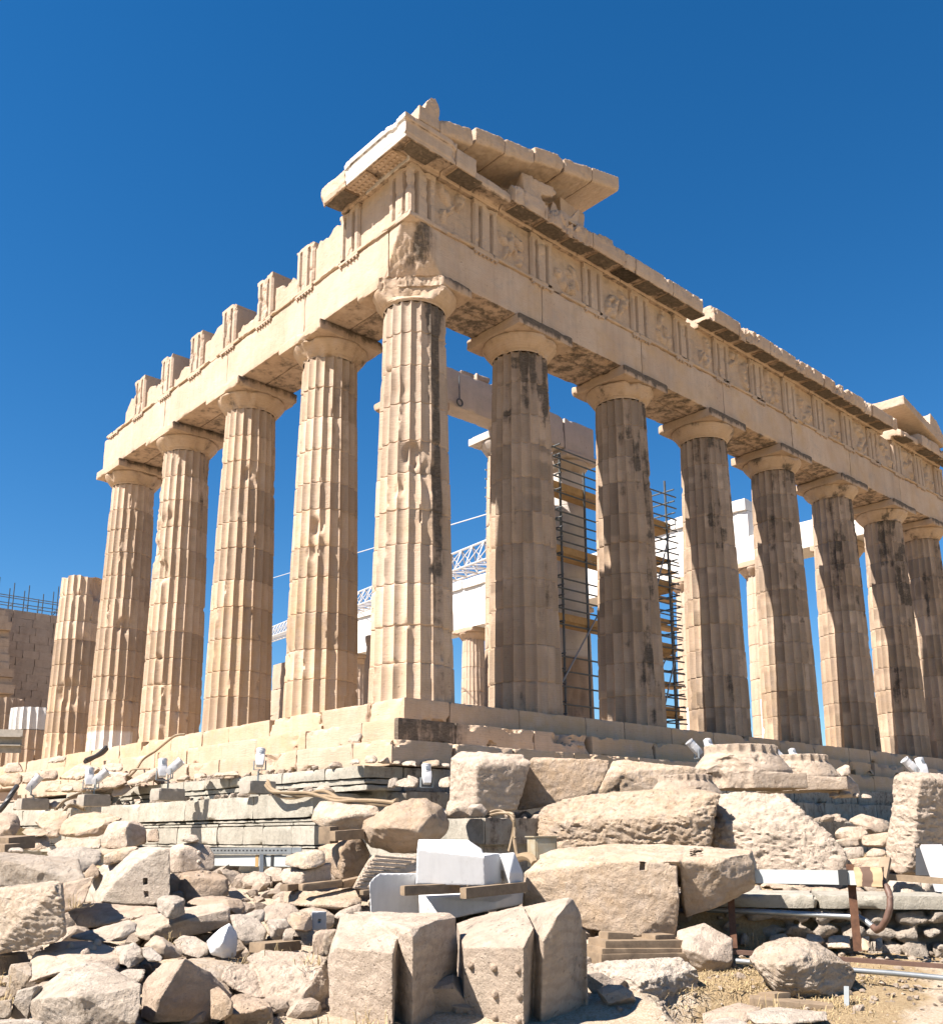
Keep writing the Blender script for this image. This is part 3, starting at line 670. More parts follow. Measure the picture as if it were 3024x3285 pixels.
# tympanum wall set back under the slabs
mb = MB()
for k, (a, b) in enumerate([(1.9, 3.0), (3.02, 4.4), (4.42, 5.6)]):
    za, zb = zr(a)-.42, zr(b)-.42
    V, F = grid_box((a, .62, 13.72), (b, 1.05, 14.0), .1); t = (V[:, 2]-13.72)/.28; V[:, 2] = 13.72+t*(za+(zb-za)*(V[:, 0]-a)/(b-a)-13.72); mb.add(V, F, stain=.3)
stone_box(mb, (5.62, .2, 13.71), (6.7, 1.05, 14.9), 481, .06, .12, .02); mb.build('tympanum_wall', MARBLE, temple, True)
hull_piece('carved_animal_head', [[(3.95, -.42, 14.25), (4.55, -.52, 14.28), (4.72, -.50, 14.16), (4.6, -.46, 14.02), (4.1, -.4, 13.9), (3.75, -.3, 14.1), (4.3, .1, 14.2), (4.0, .2, 13.9)], [(3.55, -.3, 14.35), (3.9, -.38, 14.36), (3.62, -.35, 13.62), (4.35, -.4, 13.62), (4.15, -.4, 13.95), (3.6, .3, 13.62), (4.3, .3, 13.62), (3.8, .3, 14.1)]], 482, parent=temple, vox=.03, amp=.03, f=5, stain=.2)
hull_piece('worn_statue', [[(4.9, -.4, 13.62), (5.9, -.45, 13.62), (5.9, -.4, 13.75), (5.0, -.35, 13.9), (5.4, .1, 13.8), (4.9, .2, 13.62), (5.9, .2, 13.62)], [(5.3, -.45, 13.7), (5.55, -.45, 14.0), (5.68, -.45, 14.2), (5.76, -.4, 14.1), (5.7, -.3, 13.65), (5.4, .0, 13.7)], [(4.6, -.3, 13.62), (4.75, -.3, 14.05), (4.9, -.3, 14.0), (5.05, -.3, 13.62), (4.8, .1, 13.62)]], 483, parent=temple, vox=.03, amp=.025, f=6)
hull_piece('broken_cornice_lump', [(6.75, -.2, 13.6), (7.6, -.25, 13.6), (6.8, -.2, 14.05), (7.4, -.2, 14.1), (6.75, .5, 13.6), (7.6, .5, 13.6), (6.9, .5, 14.0), (7.4, .5, 14.05)], 484, parent=temple, vox=.035, amp=.05, f=3)
# lion-head stump on the south-east corner of the roof line
hull_piece('roof_corner_stump', [[(-.22, -.62, 13.70), (.5, -.6, 13.72), (-.2, .2, 13.7), (.5, .2, 13.7), (-.18, -.6, 14.12), (.44, -.6, 14.10), (-.1, .1, 14.1), (.4, .1, 14.1)], [(-.02, -.6, 14.1), (.02, -.6, 14.30), (.16, -.6, 14.52), (.32, -.6, 14.56), (.42, -.6, 14.42), (.43, -.6, 14.05), (.1, .0, 14.3), (.4, .05, 14.4), (0, 0, 14.1)]], 485, parent=temple, vox=.03, amp=.03, f=4, warm=.25)
# the tilted slab and upright fragment near the far corner of the front
V0 = on(9, 2896, 1267, 1, -.6); V1 = on(9, 2975, 1352, 1, -.6)
hull_piece('raking_cornice', [(V0[0], -.6, V0[2]), (V0[0], -.6, V0[2]-.38), (V0[0]-.1, 1.3, V0[2]+.05), (V0[0]-.1, 1.3, V0[2]-.4), (V1[0]+1.5, -.6, V1[2]-.35), (V1[0]+1.5, -.6, V1[2]-.75), (V1[0]+1.5, 1.2, V1[2]-.3), (V1[0]+1.5, 1.2, V1[2]-.8)], 486, parent=temple, amp=.02, lab='loose sloping slab near the north end of the front')
hull_piece('pediment_block', bx(26.2, 30.3, .3, 1.2, 13.6, 14.3), 487, parent=temple, amp=.05, f=2.)
hull_piece('pediment_block', [(28.3, -.5, 14.0), (30.2, -.5, 13.9), (28.6, -.5, 15.0), (29.2, -.5, 14.8), (30.2, -.3, 14.2), (28.4, .4, 14.0), (30.2, .4, 13.9), (28.7, .4, 14.9)], 488, parent=temple, amp=.04, f=3.)

# ---- porch entablature and remains of the inner building
mb = MB()
for k, (a, b) in enumerate([(5.05, 9.8), (9.82, 12.1), (12.12, 13.75)]):
    stone_box(mb, (a, 6.05, 10.86), (b-.02, 6.75, 12.15 if k < 1 else 12.05), 500+k, .09, .10, .012, 1.1, stain=.05, white=.35)
for k in range(7): stone_box(mb, (6.3+k*.75, 6.1, 12.15), (6.95+k*.75, 6.7, 12.15+.28*((k*37) % 5)/5+.05), 510+k, .07, .12, .02)
mb.build('architrave', MARBLE, temple, True)['label'] = 'porch architrave seen between the front columns'
mb = MB(); mb.tube([(6.9, 5.98, 11.95), (6.9, 5.96, 11.1)], .02); mb.tube([(6.9+.12*math.cos(t), 5.95, 10.98+.12*math.sin(t)) for t in np.linspace(0, 2*PI, 14)], .03); mb.build('hanging_ring', TUBE, temple, True)
mb = MB()
def courses(mb, axis, a, b, base, thick, z0, tops, seed, hh=.52, res=.2, **at_):
    rs = np.random.RandomState(seed); z = z0; c = 0
    while z < max(tops)+.01:
        x = a+(c % 2)*.6*0; x = a
        first = True
        while x < b-.05:
            L = rs.uniform(1.0, 1.5)
            if first: L *= .6+.4*(c % 2); first = False
            e = min(x+L, b); t = np.interp((x+e)/2, np.linspace(a, b, len(tops)), tops)
            if z+hh <= t+.3:
                lo, hi = [0, 0, z], [0, 0, z+hh-.002]; lo[axis], hi[axis] = x, e-.002; lo[1-axis], hi[1-axis] = base+rs.uniform(-.006, .006), base+thick
                stone_box(mb, lo, hi, seed+c*13+int(x*3), res, .025, .03, 1.4, base=.001, tint=rs.uniform(-.10, .10), **at_)
            x = e
        z += hh; c += 1
courses(mb, 0, 4.7, 14.5, 50., 1.1, .3, [11.6, 11.4, 11.9, 11.2, 11.0], 520, res=.12, stain=.2)
courses(mb, 1, 42., 50., 4.7, 1.1, .3, [2., 4., 10.6, 11.6], 540)
mb.build('cella_wall', SHADEW, temple, True)['label'] = 'shaded brown rear wall of many stone courses at far left'
mb = MB()
courses(mb, 1, 11.5, 18., 4.9, 1.0, .35, [3.4, 3.0, 2.2, 1.5], 560, hh=.9, res=.12)
mb.build('cella_wall', MARBLE, temple, True)['label'] = 'low remnant of the inner wall seen between the south columns'
stone_box(m2 := MB(), (4.6, 6.4, .1), (5.4, 7.8, 3.15), 570, .08, .3, .03, .9); m2.build('wall_stub', SHADEW, temple, True)
# north flank entablature
mb = MB()
yb = [3.0]+[4.70+4.296*i for i in range(1, 11)]
for i in range(len(yb)-1):
    wh = .85 if i not in (0,) else .15
    stone_box(mb, (28.99, yb[i]+.003, 10.434), (30.76, yb[i+1]-.003, 11.75), 580+i, .2, .02, .01, white=wh)
    if 1 <= i: stone_box(mb, (29.02, yb[i]+.003, 11.752), (30.70, yb[i+1]-.003, 13.1), 600+i, .2, .03, .01, white=wh if i != 5 else .3)
    if i in (1, 2, 4, 5, 6, 7, 8): stone_box(mb, (28.85, yb[i]+.01, 13.11), (30.9, yb[i+1]-(.01 if i != 2 else 1.5), 13.72), 620+i, .2, .12, .01, white=.8)
mb.build('north_entablature', RESTORED, temple, True)['label'] = 'sunlit rebuilt white entablature of the far north flank'

# ---- platform and three steps
mb = MB(); stone_box(mb, (.9, .9, -1.5), (30.2, 68., -.012), 640, 1.5, .0, .0); mb.box((15.4, 34, -1.55), (16., 34., .02)); mb.build('platform', MARBLE, temple)
mb = MB(); stone_box(mb, (4., 6.0, -.008), (26.8, 60, .36), 641, .5, .05, .01); stone_box(mb, (4.2, 6.25, .362), (26.6, 60, .70), 642, .5, .05, .01); mb.build('inner_step', MARBLE, temple, True)
def step(n, off, zt, zb, seed, send, Ls, chip, depth=1.25, crust=False):
    mb = MB(); rs = np.random.RandomState(seed)
    def mk(axis, a, b, k, wp=None, **kw):
        lo, hi = [0, 0, zb+.003], [0, 0, zt]; lo[axis], hi[axis] = a+.005, b-.005; o_ = off+rs.uniform(-.008, .008); lo[1-axis], hi[1-axis] = o_, o_+depth
        mid = (a+b)/2; res = .05 if mid < 9 else (.08 if mid < 16 else .13)
        stone_box(mb, lo, hi, seed+k, res, chip*rs.choice([.5, .8, 1.2, 2.2]), .012, 1.3, warp=wp, tint=rs.uniform(-.14, .14)+(.12*(axis == 0)), **kw)  # east-front blocks lightened: bounce light put into their colour
    x = off+rs.uniform(1.2, 1.8); first = x; k = 0
    def cst(P):
        e = (P[:, 1] < off+.1)
        return np.where(e & (P[:, 0] < off+2.3) & crust, .75*(1-sm(P[:, 0], off+1.4, off+2.4)), .10*e)
    mk(0, off, x, k, stain=cst, warm=.45)
    while x < 31:
        L = rs.uniform(*Ls); mk(0, x, min(x+L, 31.), k+1, stain=cst, warm=rs.uniform(.2, .8)); x += L; k += 1
    y = off+depth+.0
    while y < send:
        L = rs.uniform(*Ls); mk(1, y, min(y+L, send), k+1, warm=rs.uniform(.15, .75)); y += L; k += 1
    mb.build('step', MARBLE, temple, True)['label'] = ['top step carrying the columns', 'middle step with black crust near its corner', 'lowest marble step'][n]
step(0, 0., -.001, -.55, 700, 40., (1.5, 2.4), .16)
step(1, -.70, -.552, -1.07, 740, 27., (1.6, 2.6), .22, crust=True)
step(2, -1.40, -1.072, -1.585, 780, 20., (1.4, 2.6), .26)

# ================================================================== foundation terraces of grey limestone
found = empty('temple_foundation', (5, 2, -4.2)); tag(found, 'stepped grey limestone foundation courses below the marble steps, weathered and grooved', 'foundation')
def lichen_shade(P): return np.where(P[:, 1] < -1.36, .42, .08+.15*fbm(P*.7, 2))  # east-facing part: lichen plus its shade put into the colour
def course(name, axis, base, segs, zt, zb, depth, seed, chip=.08, rough=.02, res=.055, lab=None, east=False, strips=((0, 1, 0),)):
    mb = MB(); rs = np.random.RandomState(seed)
    for k, (a, b) in enumerate(segs):
        for (f0, f1, rec) in strips:
            lo, hi = [0, 0, zt+(zb-zt)*f1+.004], [0, 0, zt+(zb-zt)*f0-.004]; lo[axis], hi[axis] = a+.003, b-.003
            j = rs.uniform(-.007, .007); lo[1-axis], hi[1-axis] = base+rec+j, base+depth
            stone_box(mb, lo, hi, seed+k*3+int(f0*9), res, chip, rough, 1.5, base=.004, stain=(.50 if east else lichen_shade), tint=rs.uniform(-.15, .15)-.15*east)  # east blocks go darker: lichen and their shade painted together
    o = mb.build(name, POROS, found, True)
    if lab: o['label'] = lab
def segs(a, b, L, seed):
    rs = np.random.RandomState(seed); o = []; x = a
    while x < b-.1:
        e = min(x+L*rs.uniform(.75, 1.3), b); o.append((x, e)); x = e
    return o
ST = ((0, .50, 0), (.52, .74, .035), (.76, 1, .06))
course('foundation_course', 1, -2.0, segs(-1.38, 9.8, 1.35, 1), -1.60, -2.06, .9, 800, .06, .016, strips=ST, lab='grooved top course of the south foundation')
course('foundation_course', 1, -2.0, segs(11.5, 13.5, 1.3, 2), -1.60, -2.06, .9, 810, .14, .02, strips=ST)
course('foundation_course', 0, -1.40, segs(-1.08, 1.2, 2.3, 3), -1.60, -2.06, .9, 815, .06, .02, east=True, lab='blackened east face of the top foundation course')
course('foundation_course', 1, -2.75, [(-.85, 1.3)]+segs(1.3, 22, 2.3, 4), -2.10, -2.62, 1.4, 820, .09, .022, strips=((0, .86, 0), (.9, 1, .03)))
course('foundation_course', 1, -2.78, segs(-.95, 14, .86, 5), -2.63, -3.10, 1.3, 830, .03, .012, strips=((0, .12, .02), (.13, .88, 0), (.89, 1, .02)), lab='panelled limestone course with drafted margins')
course('foundation_course', 1, -2.80, segs(-.95, 14, 2.4, 6), -3.11, -3.28, 1.3, 840, .05, .012)
course('foundation_course', 1, -2.45, segs(-1.2, 14, 1.2, 7), -3.29, -4.3, 1.3, 845, .10, .05, lab='rough recessed footing below the panelled course')
course('foundation_course', 0, -1.75, segs(-1.35, 3.4, 1.5, 8), -2.07, -2.60, 1.0, 850, .10, .03, east=True)
course('foundation_course', 0, -1.9, segs(3.4, 31, 2.0, 9), -1.60, -2.05, 1.0, 855, .10, .03, east=True, res=.09)
course('foundation_course', 0, -2.5, segs(3.4, 31, 1.8, 10), -2.06, -2.58, 1.2, 860, .10, .03, east=True, res=.09)
course('foundation_course', 0, -4.75, [(-2.12, -.3)]+segs(-.3, 26, 1.7, 11), -2.61, -3.03, 2.6, 865, .06, .02, east=True, lab='dark lower foundation course with a clean corner')
course('foundation_course', 0, -4.60, [(-2.0, -.3)]+segs(-.3, 26, 1.7, 12), -3.05, -4.2, 2.4, 870, .06, .02, east=True)
mb = MB(); stone_box(mb, (-2.1, -4.6, -4.2), (26, -1.6, -2.66), 880, .4, .05, .03); mb.box((12, 12, -3.0), (13.4, 13.2, 1.3)); mb.build('foundation_core', POROS, found, True)
# thin south-end plate, left without the east faces' lichen and painted shade
stone_box(mb := MB(), (-2.17, -4.77, -3.02), (-2.125, -3.1, -2.62), 881, .05, .05, .01); mb.build('foundation_block', POROS, found, True)

# ================================================================== ground
def gz(l, h):
    """height of the ground: l metres to the right of the viewing line, h metres away"""
    left = -4.50+.90*sm(h, 8.2, 17.5)
    right = -4.50+.16*sm(h, 7, 12)+.55*sm(h, 12.75, 13.05)+.45*sm(h, 14, 17)
    z = left+(right-left)*sm(l, .8, 2.2)
    return z-.55*sm(l, 1.75, 1.95)*(1-sm(l, 2.75, 3.0))*sm(h, 8.75, 8.95)*(1-sm(h, 9.9, 10.2))  # pit added to the ground's shape so a dark shadow gathers there
def wpt(l, h): return np.array([CAM[0]+FH[0]*h+_R[0]*l, CAM[1]+FH[1]*h+_R[1]*l])
nl, nh = 210, 260
ls = np.concatenate([-np.geomspace(400, 14, 18), np.linspace(-13, 13, nl), np.geomspace(14, 400, 18)]); hs = np.concatenate([-np.geomspace(200, 4, 8), np.linspace(-2, 22, nh), np.geomspace(23, 900, 26)])
Lg, Hg = np.meshgrid(ls, hs, indexing='ij'); Lg = Lg.ravel(); Hg = Hg.ravel()
Pg = np.stack([CAM[0]+FH[0]*Hg+_R[0]*Lg, CAM[1]+FH[1]*Hg+_R[1]*Lg, gz(Lg, Hg)], 1)
near = (np.abs(Lg) < 13)*(Hg < 22)*(Hg > -2)
Pg[:, 2] += near*(.07*fbm(Pg*np.array([.9, .9, 0])+3, 4)+.025*fbm(Pg*np.array([5., 5, 0]), 3))-(np.abs(Hg) > 30)*1.5
nL, nH = len(ls), len(hs); F = [(i*nH+j, (i+1)*nH+j, (i+1)*nH+j+1, i*nH+j+1) for i in range(nL-1) for j in range(nH-1)]
GROUND = bpy.data.materials.new('dry_ground'); GROUND.use_nodes = True
def ground_nodes():
    t = GROUND.node_tree; L = t.links.new; bs = t.nodes['Principled BSDF']; bs.inputs['Roughness'].default_value = .95; bs.inputs['Specular IOR Level'].default_value = .1
    geo = nn(t, 'ShaderNodeNewGeometry'); P = geo.outputs['Position']
    def noise(s, d=6, r=.65):
        n = nn(t, 'ShaderNodeTexNoise'); n.inputs['Scale'].default_value = s; n.inputs['Detail'].default_value = d; n.inputs['Roughness'].default_value = r; L(P, n.inputs['Vector']); return n.outputs['Fac']
    def ramp(x, a, b):
        n = nn(t, 'ShaderNodeMapRange'); L(x, n.inputs[0]); n.inputs[1].default_value = a; n.inputs[2].default_value = b; return n.outputs[0]
    def mix(f, a, b):
        n = nn(t, 'ShaderNodeMix', data_type='RGBA'); L(f, n.inputs[0])
        for k, v in ((6, a), (7, b)):
            if hasattr(v, 'links'): L(v, n.inputs[k])
            else: n.inputs[k].default_value = (*v, 1)
        return n.outputs[2]
    at_ = nn(t, 'ShaderNodeAttribute', attribute_name='straw')
    soil = mix(ramp(noise(9), .35, .65), (.42, .335, .235), (.29, .22, .145)); grav = mix(ramp(noise(38, 4), .4, .62), soil, (.47, .41, .325))
    straw = mix(ramp(noise(26, 5), .35, .65), (.36, .28, .17), (.25, .18, .10))
    v = nn(t, 'ShaderNodeMath', operation='MULTIPLY_ADD'); L(noise(2.2), v.inputs[0]); v.inputs[1].default_value = 1.6; L(at_.outputs['Fac'], v.inputs[2])
    c = mix(ramp(v.outputs[0], 1.05, 1.35), grav, straw); fa = nn(t, 'ShaderNodeAttribute', attribute_name='bounce_earth'); c = mix(fa.outputs['Fac'], c, mix(ramp(noise(.4), .4, .6), (.46, .35, .215), (.38, .285, .17))); L(c, bs.inputs['Base Color'])  # outer ground: bright warm earth added to bounce light onto shaded stone
    b = nn(t, 'ShaderNodeBump'); b.inputs['Strength'].default_value = .9; b.inputs['Distance'].default_value = .04; L(noise(30, 6, .75), b.inputs['Height']); L(b.outputs[0], bs.inputs['Normal'])
ground_nodes()
straw = sm(Lg, 1.9, 2.5)*sm(Hg, 8.0, 8.8)*(1-sm(Lg-(Hg-8)*.55, 2.9, 3.6))*.95
o = mesh_np('ground', Pg, np.array(F), GROUND, None, True, {'straw': straw, 'bounce_earth': 1-(1-sm(np.abs(Lg), 9, 13))*(1-sm(Hg, 20, 24))*sm(Hg, -3, -1)}); tag(o, kind='structure')

# ================================================================== fallen blocks
GRP = 'fallen marble blocks and fragments below the temple'
_seed = [1000]; TURN = {}
MK = {'c': CREAM, 'p': PALE, 't': TAN, 'g': GREYM, 'o': POROS, 'w': WHITE, 'm': MARBLE}
def skin(Z, w, t, hulls, vox, shrink=.82):
    bm = bmesh.new()
    for hp in hulls:
        cu = sum(p[0] for p in hp)/len(hp); cv = sum(p[1] for p in hp)/len(hp); vs = []
        for p in hp:
            dd = p[2] if len(p) > 2 else 0
            vs.append(bm.verts.new(at(Z, p[0], p[1], w+dd)))
            if t: vs.append(bm.verts.new(at(Z, cu+(p[0]-cu)*shrink, cv+(p[1]-cv)*shrink, w+dd+t)))
        g = bmesh.ops.convex_hull(bm, input=vs); bmesh.ops.delete(bm, geom=[e for e in g['geom_interior'] if isinstance(e, bmesh.types.BMVert)], context='VERTS')
    return remesh_bm(bm, vox)
def rock(name, label, cat, Z, w, t, hulls, mat='c', amp=.022, f=None, kind='stone', px=None, shrink=.82, turn=.6, sockets=(), parent=None, attrs=None, group=GRP, base=True):
    if not isinstance(hulls[0][0], (tuple, list)): hulls = [hulls]
    _seed[0] += 1; sd = _seed[0]
    px = px or (1.15 if w < 9.5 else 1.4 if w < 13 else 1.7)
    um = k = 0
    if turn:                            # the near faces stand turned a little towards the sun side
        um = max(p[0] for hp in hulls for p in hp); k = turn*w/FPX/ZONES[Z][2]
        hulls = [[(p[0], p[1], (p[2] if len(p) > 2 else 0)+(um-p[0])*k) for p in hp] for hp in hulls]
    me = skin(Z, w, t, hulls, w*px/969, shrink)
    f = f or 26/w
    roughen(me, sd*.37, amp*w/10, f, kind, 0 if kind == 'smooth' else 14 if name in ('boulder', 'marble_fragment') else 7, .05 if name in ('boulder', 'marble_fragment') else .035); n = len(me.vertices)
    if sockets:                         # rectangular cuttings sunk into the stone
        V, N = vn(me); q = V-CAM; dz = q@FW; a = ZONES[Z]; pu = (1512+FPX*(q@RT)/dz-a[0])*a[2]; pv = (PPY-FPX*(q@UP)/dz-a[1])*a[2]
        for (u0, v0, u1, v1, dep) in sockets:
            V = V+(((pu > u0) & (pu < u1) & (pv > v0) & (pv < v1) & (N@FW < 0))*dep)[:, None]*FH
        me.vertices.foreach_set('co', V.ravel()); me.update()
    r_ = np.random.RandomState(sd); dft = {} if mat == 'w' else {'stain': r_.choice([.05, .2, .32, .42]), 'warm': r_.choice([0, 0, .15, .4])}; dft.update(attrs or {}); attrs = dft
    o = mesh_obj(name, me, MK[mat], parent, True, {k2: np.full(n, v) for k2, v in attrs.items()})
    TURN[o.name] = (um, k)
    if parent is None:
        if base: to_base(o)
        tag(o, label, cat, group)
    elif label: o['label'] = label
    return o
def R(label, Z, w, t, pts, mat='c', name='marble_block', cat='stone block', **k): return rock(name, label, cat, Z, w, t, pts, mat, **k)
def B(label, Z, w, t, pts, mat='c', **k): return rock('boulder', label, 'boulder', Z, w, t, pts, mat, **k)
def Fg(label, Z, w, t, pts, mat='c', **k): return rock('marble_fragment', label, 'stone fragment', Z, w, t, pts, mat, **k)
def bosses(parent, Z, w, pts, r=.05, mat='c', nm='boss'):
    for p in pts:
        um, k = TURN.get(parent.name, (0, 0)); c = at(Z, p[0], p[1], w+(p[2] if len(p) > 2 else 0)+(um-p[0])*k); _seed[0] += 1; rs = np.random.RandomState(_seed[0])
        bm = bmesh.new(); bmesh.ops.create_icosphere(bm, subdivisions=3, radius=r); 
        for v in bm.verts: v.co = v.co*float(1+.25*perlin(np.array([np.array(v.co)*9+_seed[0]])).item()); v.co.z *= rs.uniform(.9, 1.25); v.co += Vector(c)
        me = bpy.data.meshes.new(nm); bm.to_mesh(me); bm.free(); mesh_obj(nm, me, MK[mat], None, True)
        o = [x for x in COL.objects if x.data == me][0]
        o.parent = parent; o.matrix_parent_inverse = Matrix.Translation(-parent.matrix_basis.translation)

# ---- front row, bottom of the picture
o = R('tallest upright block at the bottom centre, stepped front with a shaded right face', 6, 7.9, None, [
    [(880, 790), (1290, 832, -.06), (830, 1420), (1290, 1420, -.06), (815, 860, .12), (840, 1420, .3), (910, 528, 1.0), (1300, 560, .9), (1330, 700, .4), (1300, 1420, .9), (880, 640, .55), (1300, 850, .25), (1300, 1420, .25)],
    [(1385, 690, .22), (1440, 660, .16), (1756, 530, 1.25), (1772, 770, 1.25), (1390, 1420, .22), (1440, 1420, .16), (1766, 1420, 1.25), (1000, 519, 1.3), (1250, 560, 1.0), (1300, 1420, .8), (1300, 700, .5), (1000, 1420, 1.3)]], 'c', name='cornice_block', kind='stone', amp=.024, f=2.6, turn=.8)
o = R('block with rows of round pegs on its sunlit face, bottom centre', 7, 8.0, None, [
    [(203, 788), (645, 786, -.08), (720, 640, .25), (148, 600, .95), (640, 470, .95), (205, 1420), (645, 1420, -.08), (150, 1420, .95), (720, 1420, .5), (640, 1420, .95), (250, 575, 1.0)],
    [(772, 800, .22), (790, 740, .2), (890, 560, .30), (1020, 405, .8), (1057, 485, .9), (1085, 650, 1.05), (772, 1420, .22), (1085, 1420, 1.05), (640, 480, 1.05), (700, 660, .45), (660, 1420, .6), (700, 1420, .4)],
    [(1060, 640, 1.0), (1108, 655, 1.0), (1112, 1000, 1.0), (1125, 1420, 1.0), (1050, 1420, 1.05), (1060, 640, 1.3), (1110, 1420, 1.35), (1108, 660, 1.3)]], 'c', name='mutule_block', kind='stone', amp=.016, f=2.4, turn=.75)
bosses(o, 7, 7.98, [(255, 918, -.0), (428, 930, -.03), (606, 945, -.05), (435, 1128, -.03), (612, 1140, -.05), (258, 1275, -.0), (434, 1302, -.03), (612, 1318, -.05)], .036, 't', 'gutta')
R('broad pale boulder-like block with a chipped round hollow, bottom left', 5, 7.2, .7, [(215, 1185, .1), (330, 1060, .25), (440, 970, .45), (620, 905, .7), (750, 908, .8), (835, 985, .6), (1000, 1030, .4), (1056, 1075, .2), (1040, 1200, .1), (1000, 1380), (640, 1400, -.15), (260, 1400), (330, 1160, -.1), (600, 1150, -.2), (760, 1080, .1)], 'p', amp=.030)
R('broken block split into a lit left face and a shaded right face', 5, 7.9, .8, [(1045, 1080, .3), (1100, 1000, .4), (1205, 900, .35), (1370, 872, .1), (1450, 910, .35), (1560, 970, .5), (1650, 1080, .6), (1728, 1150, .7), (1728, 1270, .65), (1650, 1312, .5), (1140, 1342, -.25), (1012, 1290, .2), (1200, 1060, -.12), (1165, 1200, -.25)], 't', amp=.020)
Fg('small upright piece leaning behind the bottom left block', 5, 7.7, .4, [(70, 1310), (130, 1105), (265, 1065), (325, 1090, .1), (230, 1200), (205, 1340)], 'p')
Fg('narrow block standing at the lower left edge beside dry grass', 5, 8.6, .5, [(35, 1165), (60, 910), (230, 900, .2), (235, 1010), (195, 1050), (130, 1110), (80, 1180)], 'p')
Fg('low fragment cut by the left edge at the bottom', 5, 7.5, .4, [(-40, 1190), (90, 1170), (80, 1310), (-40, 1330)], 'g')
Fg('grey slab lying at the very bottom left corner', 5, 7.0, .5, [(-40, 1325), (200, 1322, .1), (330, 1335), (300, 1400), (-40, 1400)], 'g')
Fg('flat rim piece wedged between two big blocks at lower left', 5, 8.7, .5, [(855, 985), (950, 950, .2), (1075, 955, .2), (1050, 1040), (990, 1035), (870, 1005)], 'p')
R('moulded block with a rough pitted underside at lower centre left', 6, 8.5, None, [
    [(20, 1005, -.0), (65, 925, .25), (215, 905, .6), (365, 985, .5), (358, 1160, .15), (280, 1165, .05), (150, 1112), (20, 1030), (360, 1180, .7), (60, 1000, .7), (300, 950, .9)],
    [(215, 865, .7), (330, 812, .9), (600, 815, 1.1), (812, 850, 1.0), (815, 960, .9), (760, 940, .6), (640, 1080, .2), (380, 985, .25), (365, 1160, .1), (400, 1400, 0), (620, 1200, .1), (600, 1400, .1), (830, 1100, .6), (840, 1400, .6), (230, 880, .95), (500, 1400, 1.0)]], 'c', kind='pitted', amp=.045)
R('low flat-topped block in the bottom row left of the moulded block', 6, 7.9, .6, [(40, 1230, 0), (115, 1140, .4), (200, 1130, .6), (375, 1190, .5), (400, 1240, .3), (415, 1400, .2), (50, 1400), (110, 1285, -.1), (380, 1225, .1)], 't', kind='pitted', amp=.03)
Fg('brown block corner poking in at the lower left of the bottom row', 6, 7.6, .4, [(-60, 1100, .2), (0, 1075, .1), (60, 1130), (112, 1190), (108, 1280), (30, 1330), (-60, 1320)], 't')
# ---- rough block and boulder, right
R('rough pitted block under the stack of timbers, shaded on the right', 9, 9.2, .7, [[(1872, 3200, 0), (1878, 3095, .1), (1930, 3085, .3), (2010, 3090, .4), (2090, 3085, .5), (2180, 3075, .5), (2235, 3110, .5), (2245, 3175, .5), (2205, 3235, .4), (2140, 3290, .2), (2040, 3285, -.15), (1960, 3275, -.1), (1900, 3250, 0), (2055, 3150, -.12), (2000, 3120, .1)]], 'p', kind='pitted', amp=.050)
R('weathered block in half shade behind the rough pitted block', 8, 10.6, .8, [(-60, 650, .2), (10, 620, .2), (130, 590, .3), (330, 700, .3), (338, 880, .1), (285, 985, .1), (200, 1000), (60, 930, -.1), (-60, 850, -.1), (180, 850, -.15), (0, 760, -.2)], 'c', amp=.03)
o = B('large rounded boulder with tool marks standing alone on the dry grass', 8, 9.0, .8, [(452, 860, .1), (490, 775, .15), (600, 725, .2), (700, 702, .3), (790, 698, .35), (960, 735, .4), (1060, 825, .4), (1180, 900, .5), (1232, 960, .55), (1165, 1090, .4), (1080, 1150, .3), (850, 1165, .1), (700, 1150, .0), (620, 1050, -.05), (520, 935, 0), (700, 900, -.25), (860, 1000, -.2), (840, 830, -.05)], 'p', kind='hewn', amp=.034)
rock('marble_slab', 'broad flat slab lying at the bottom edge right of centre', 'slab', 8, 7.7, .35, [(425, 1240, .0), (600, 1192, .4), (1010, 1225, .35), (1018, 1290, .25), (750, 1318, 0), (480, 1315, -.05)], 'p', amp=.02)
rock('marble_slab', 'dark shaded slab lying in the shadow of the big block', 'slab', 8, 8.3, .4, [(110, 1240, 0), (380, 1160, .5), (540, 1185, .5), (545, 1200, .3), (410, 1235, .1), (420, 1310), (120, 1320, -.1)], 't', amp=.02)
rock('marble_slab', 'pale slab just entering at the bottom edge', 'slab', 8, 7.3, .4, [(140, 1330), (200, 1290, .2), (310, 1262, .3), (420, 1300, .2), (480, 1340)], 'p', amp=.02)
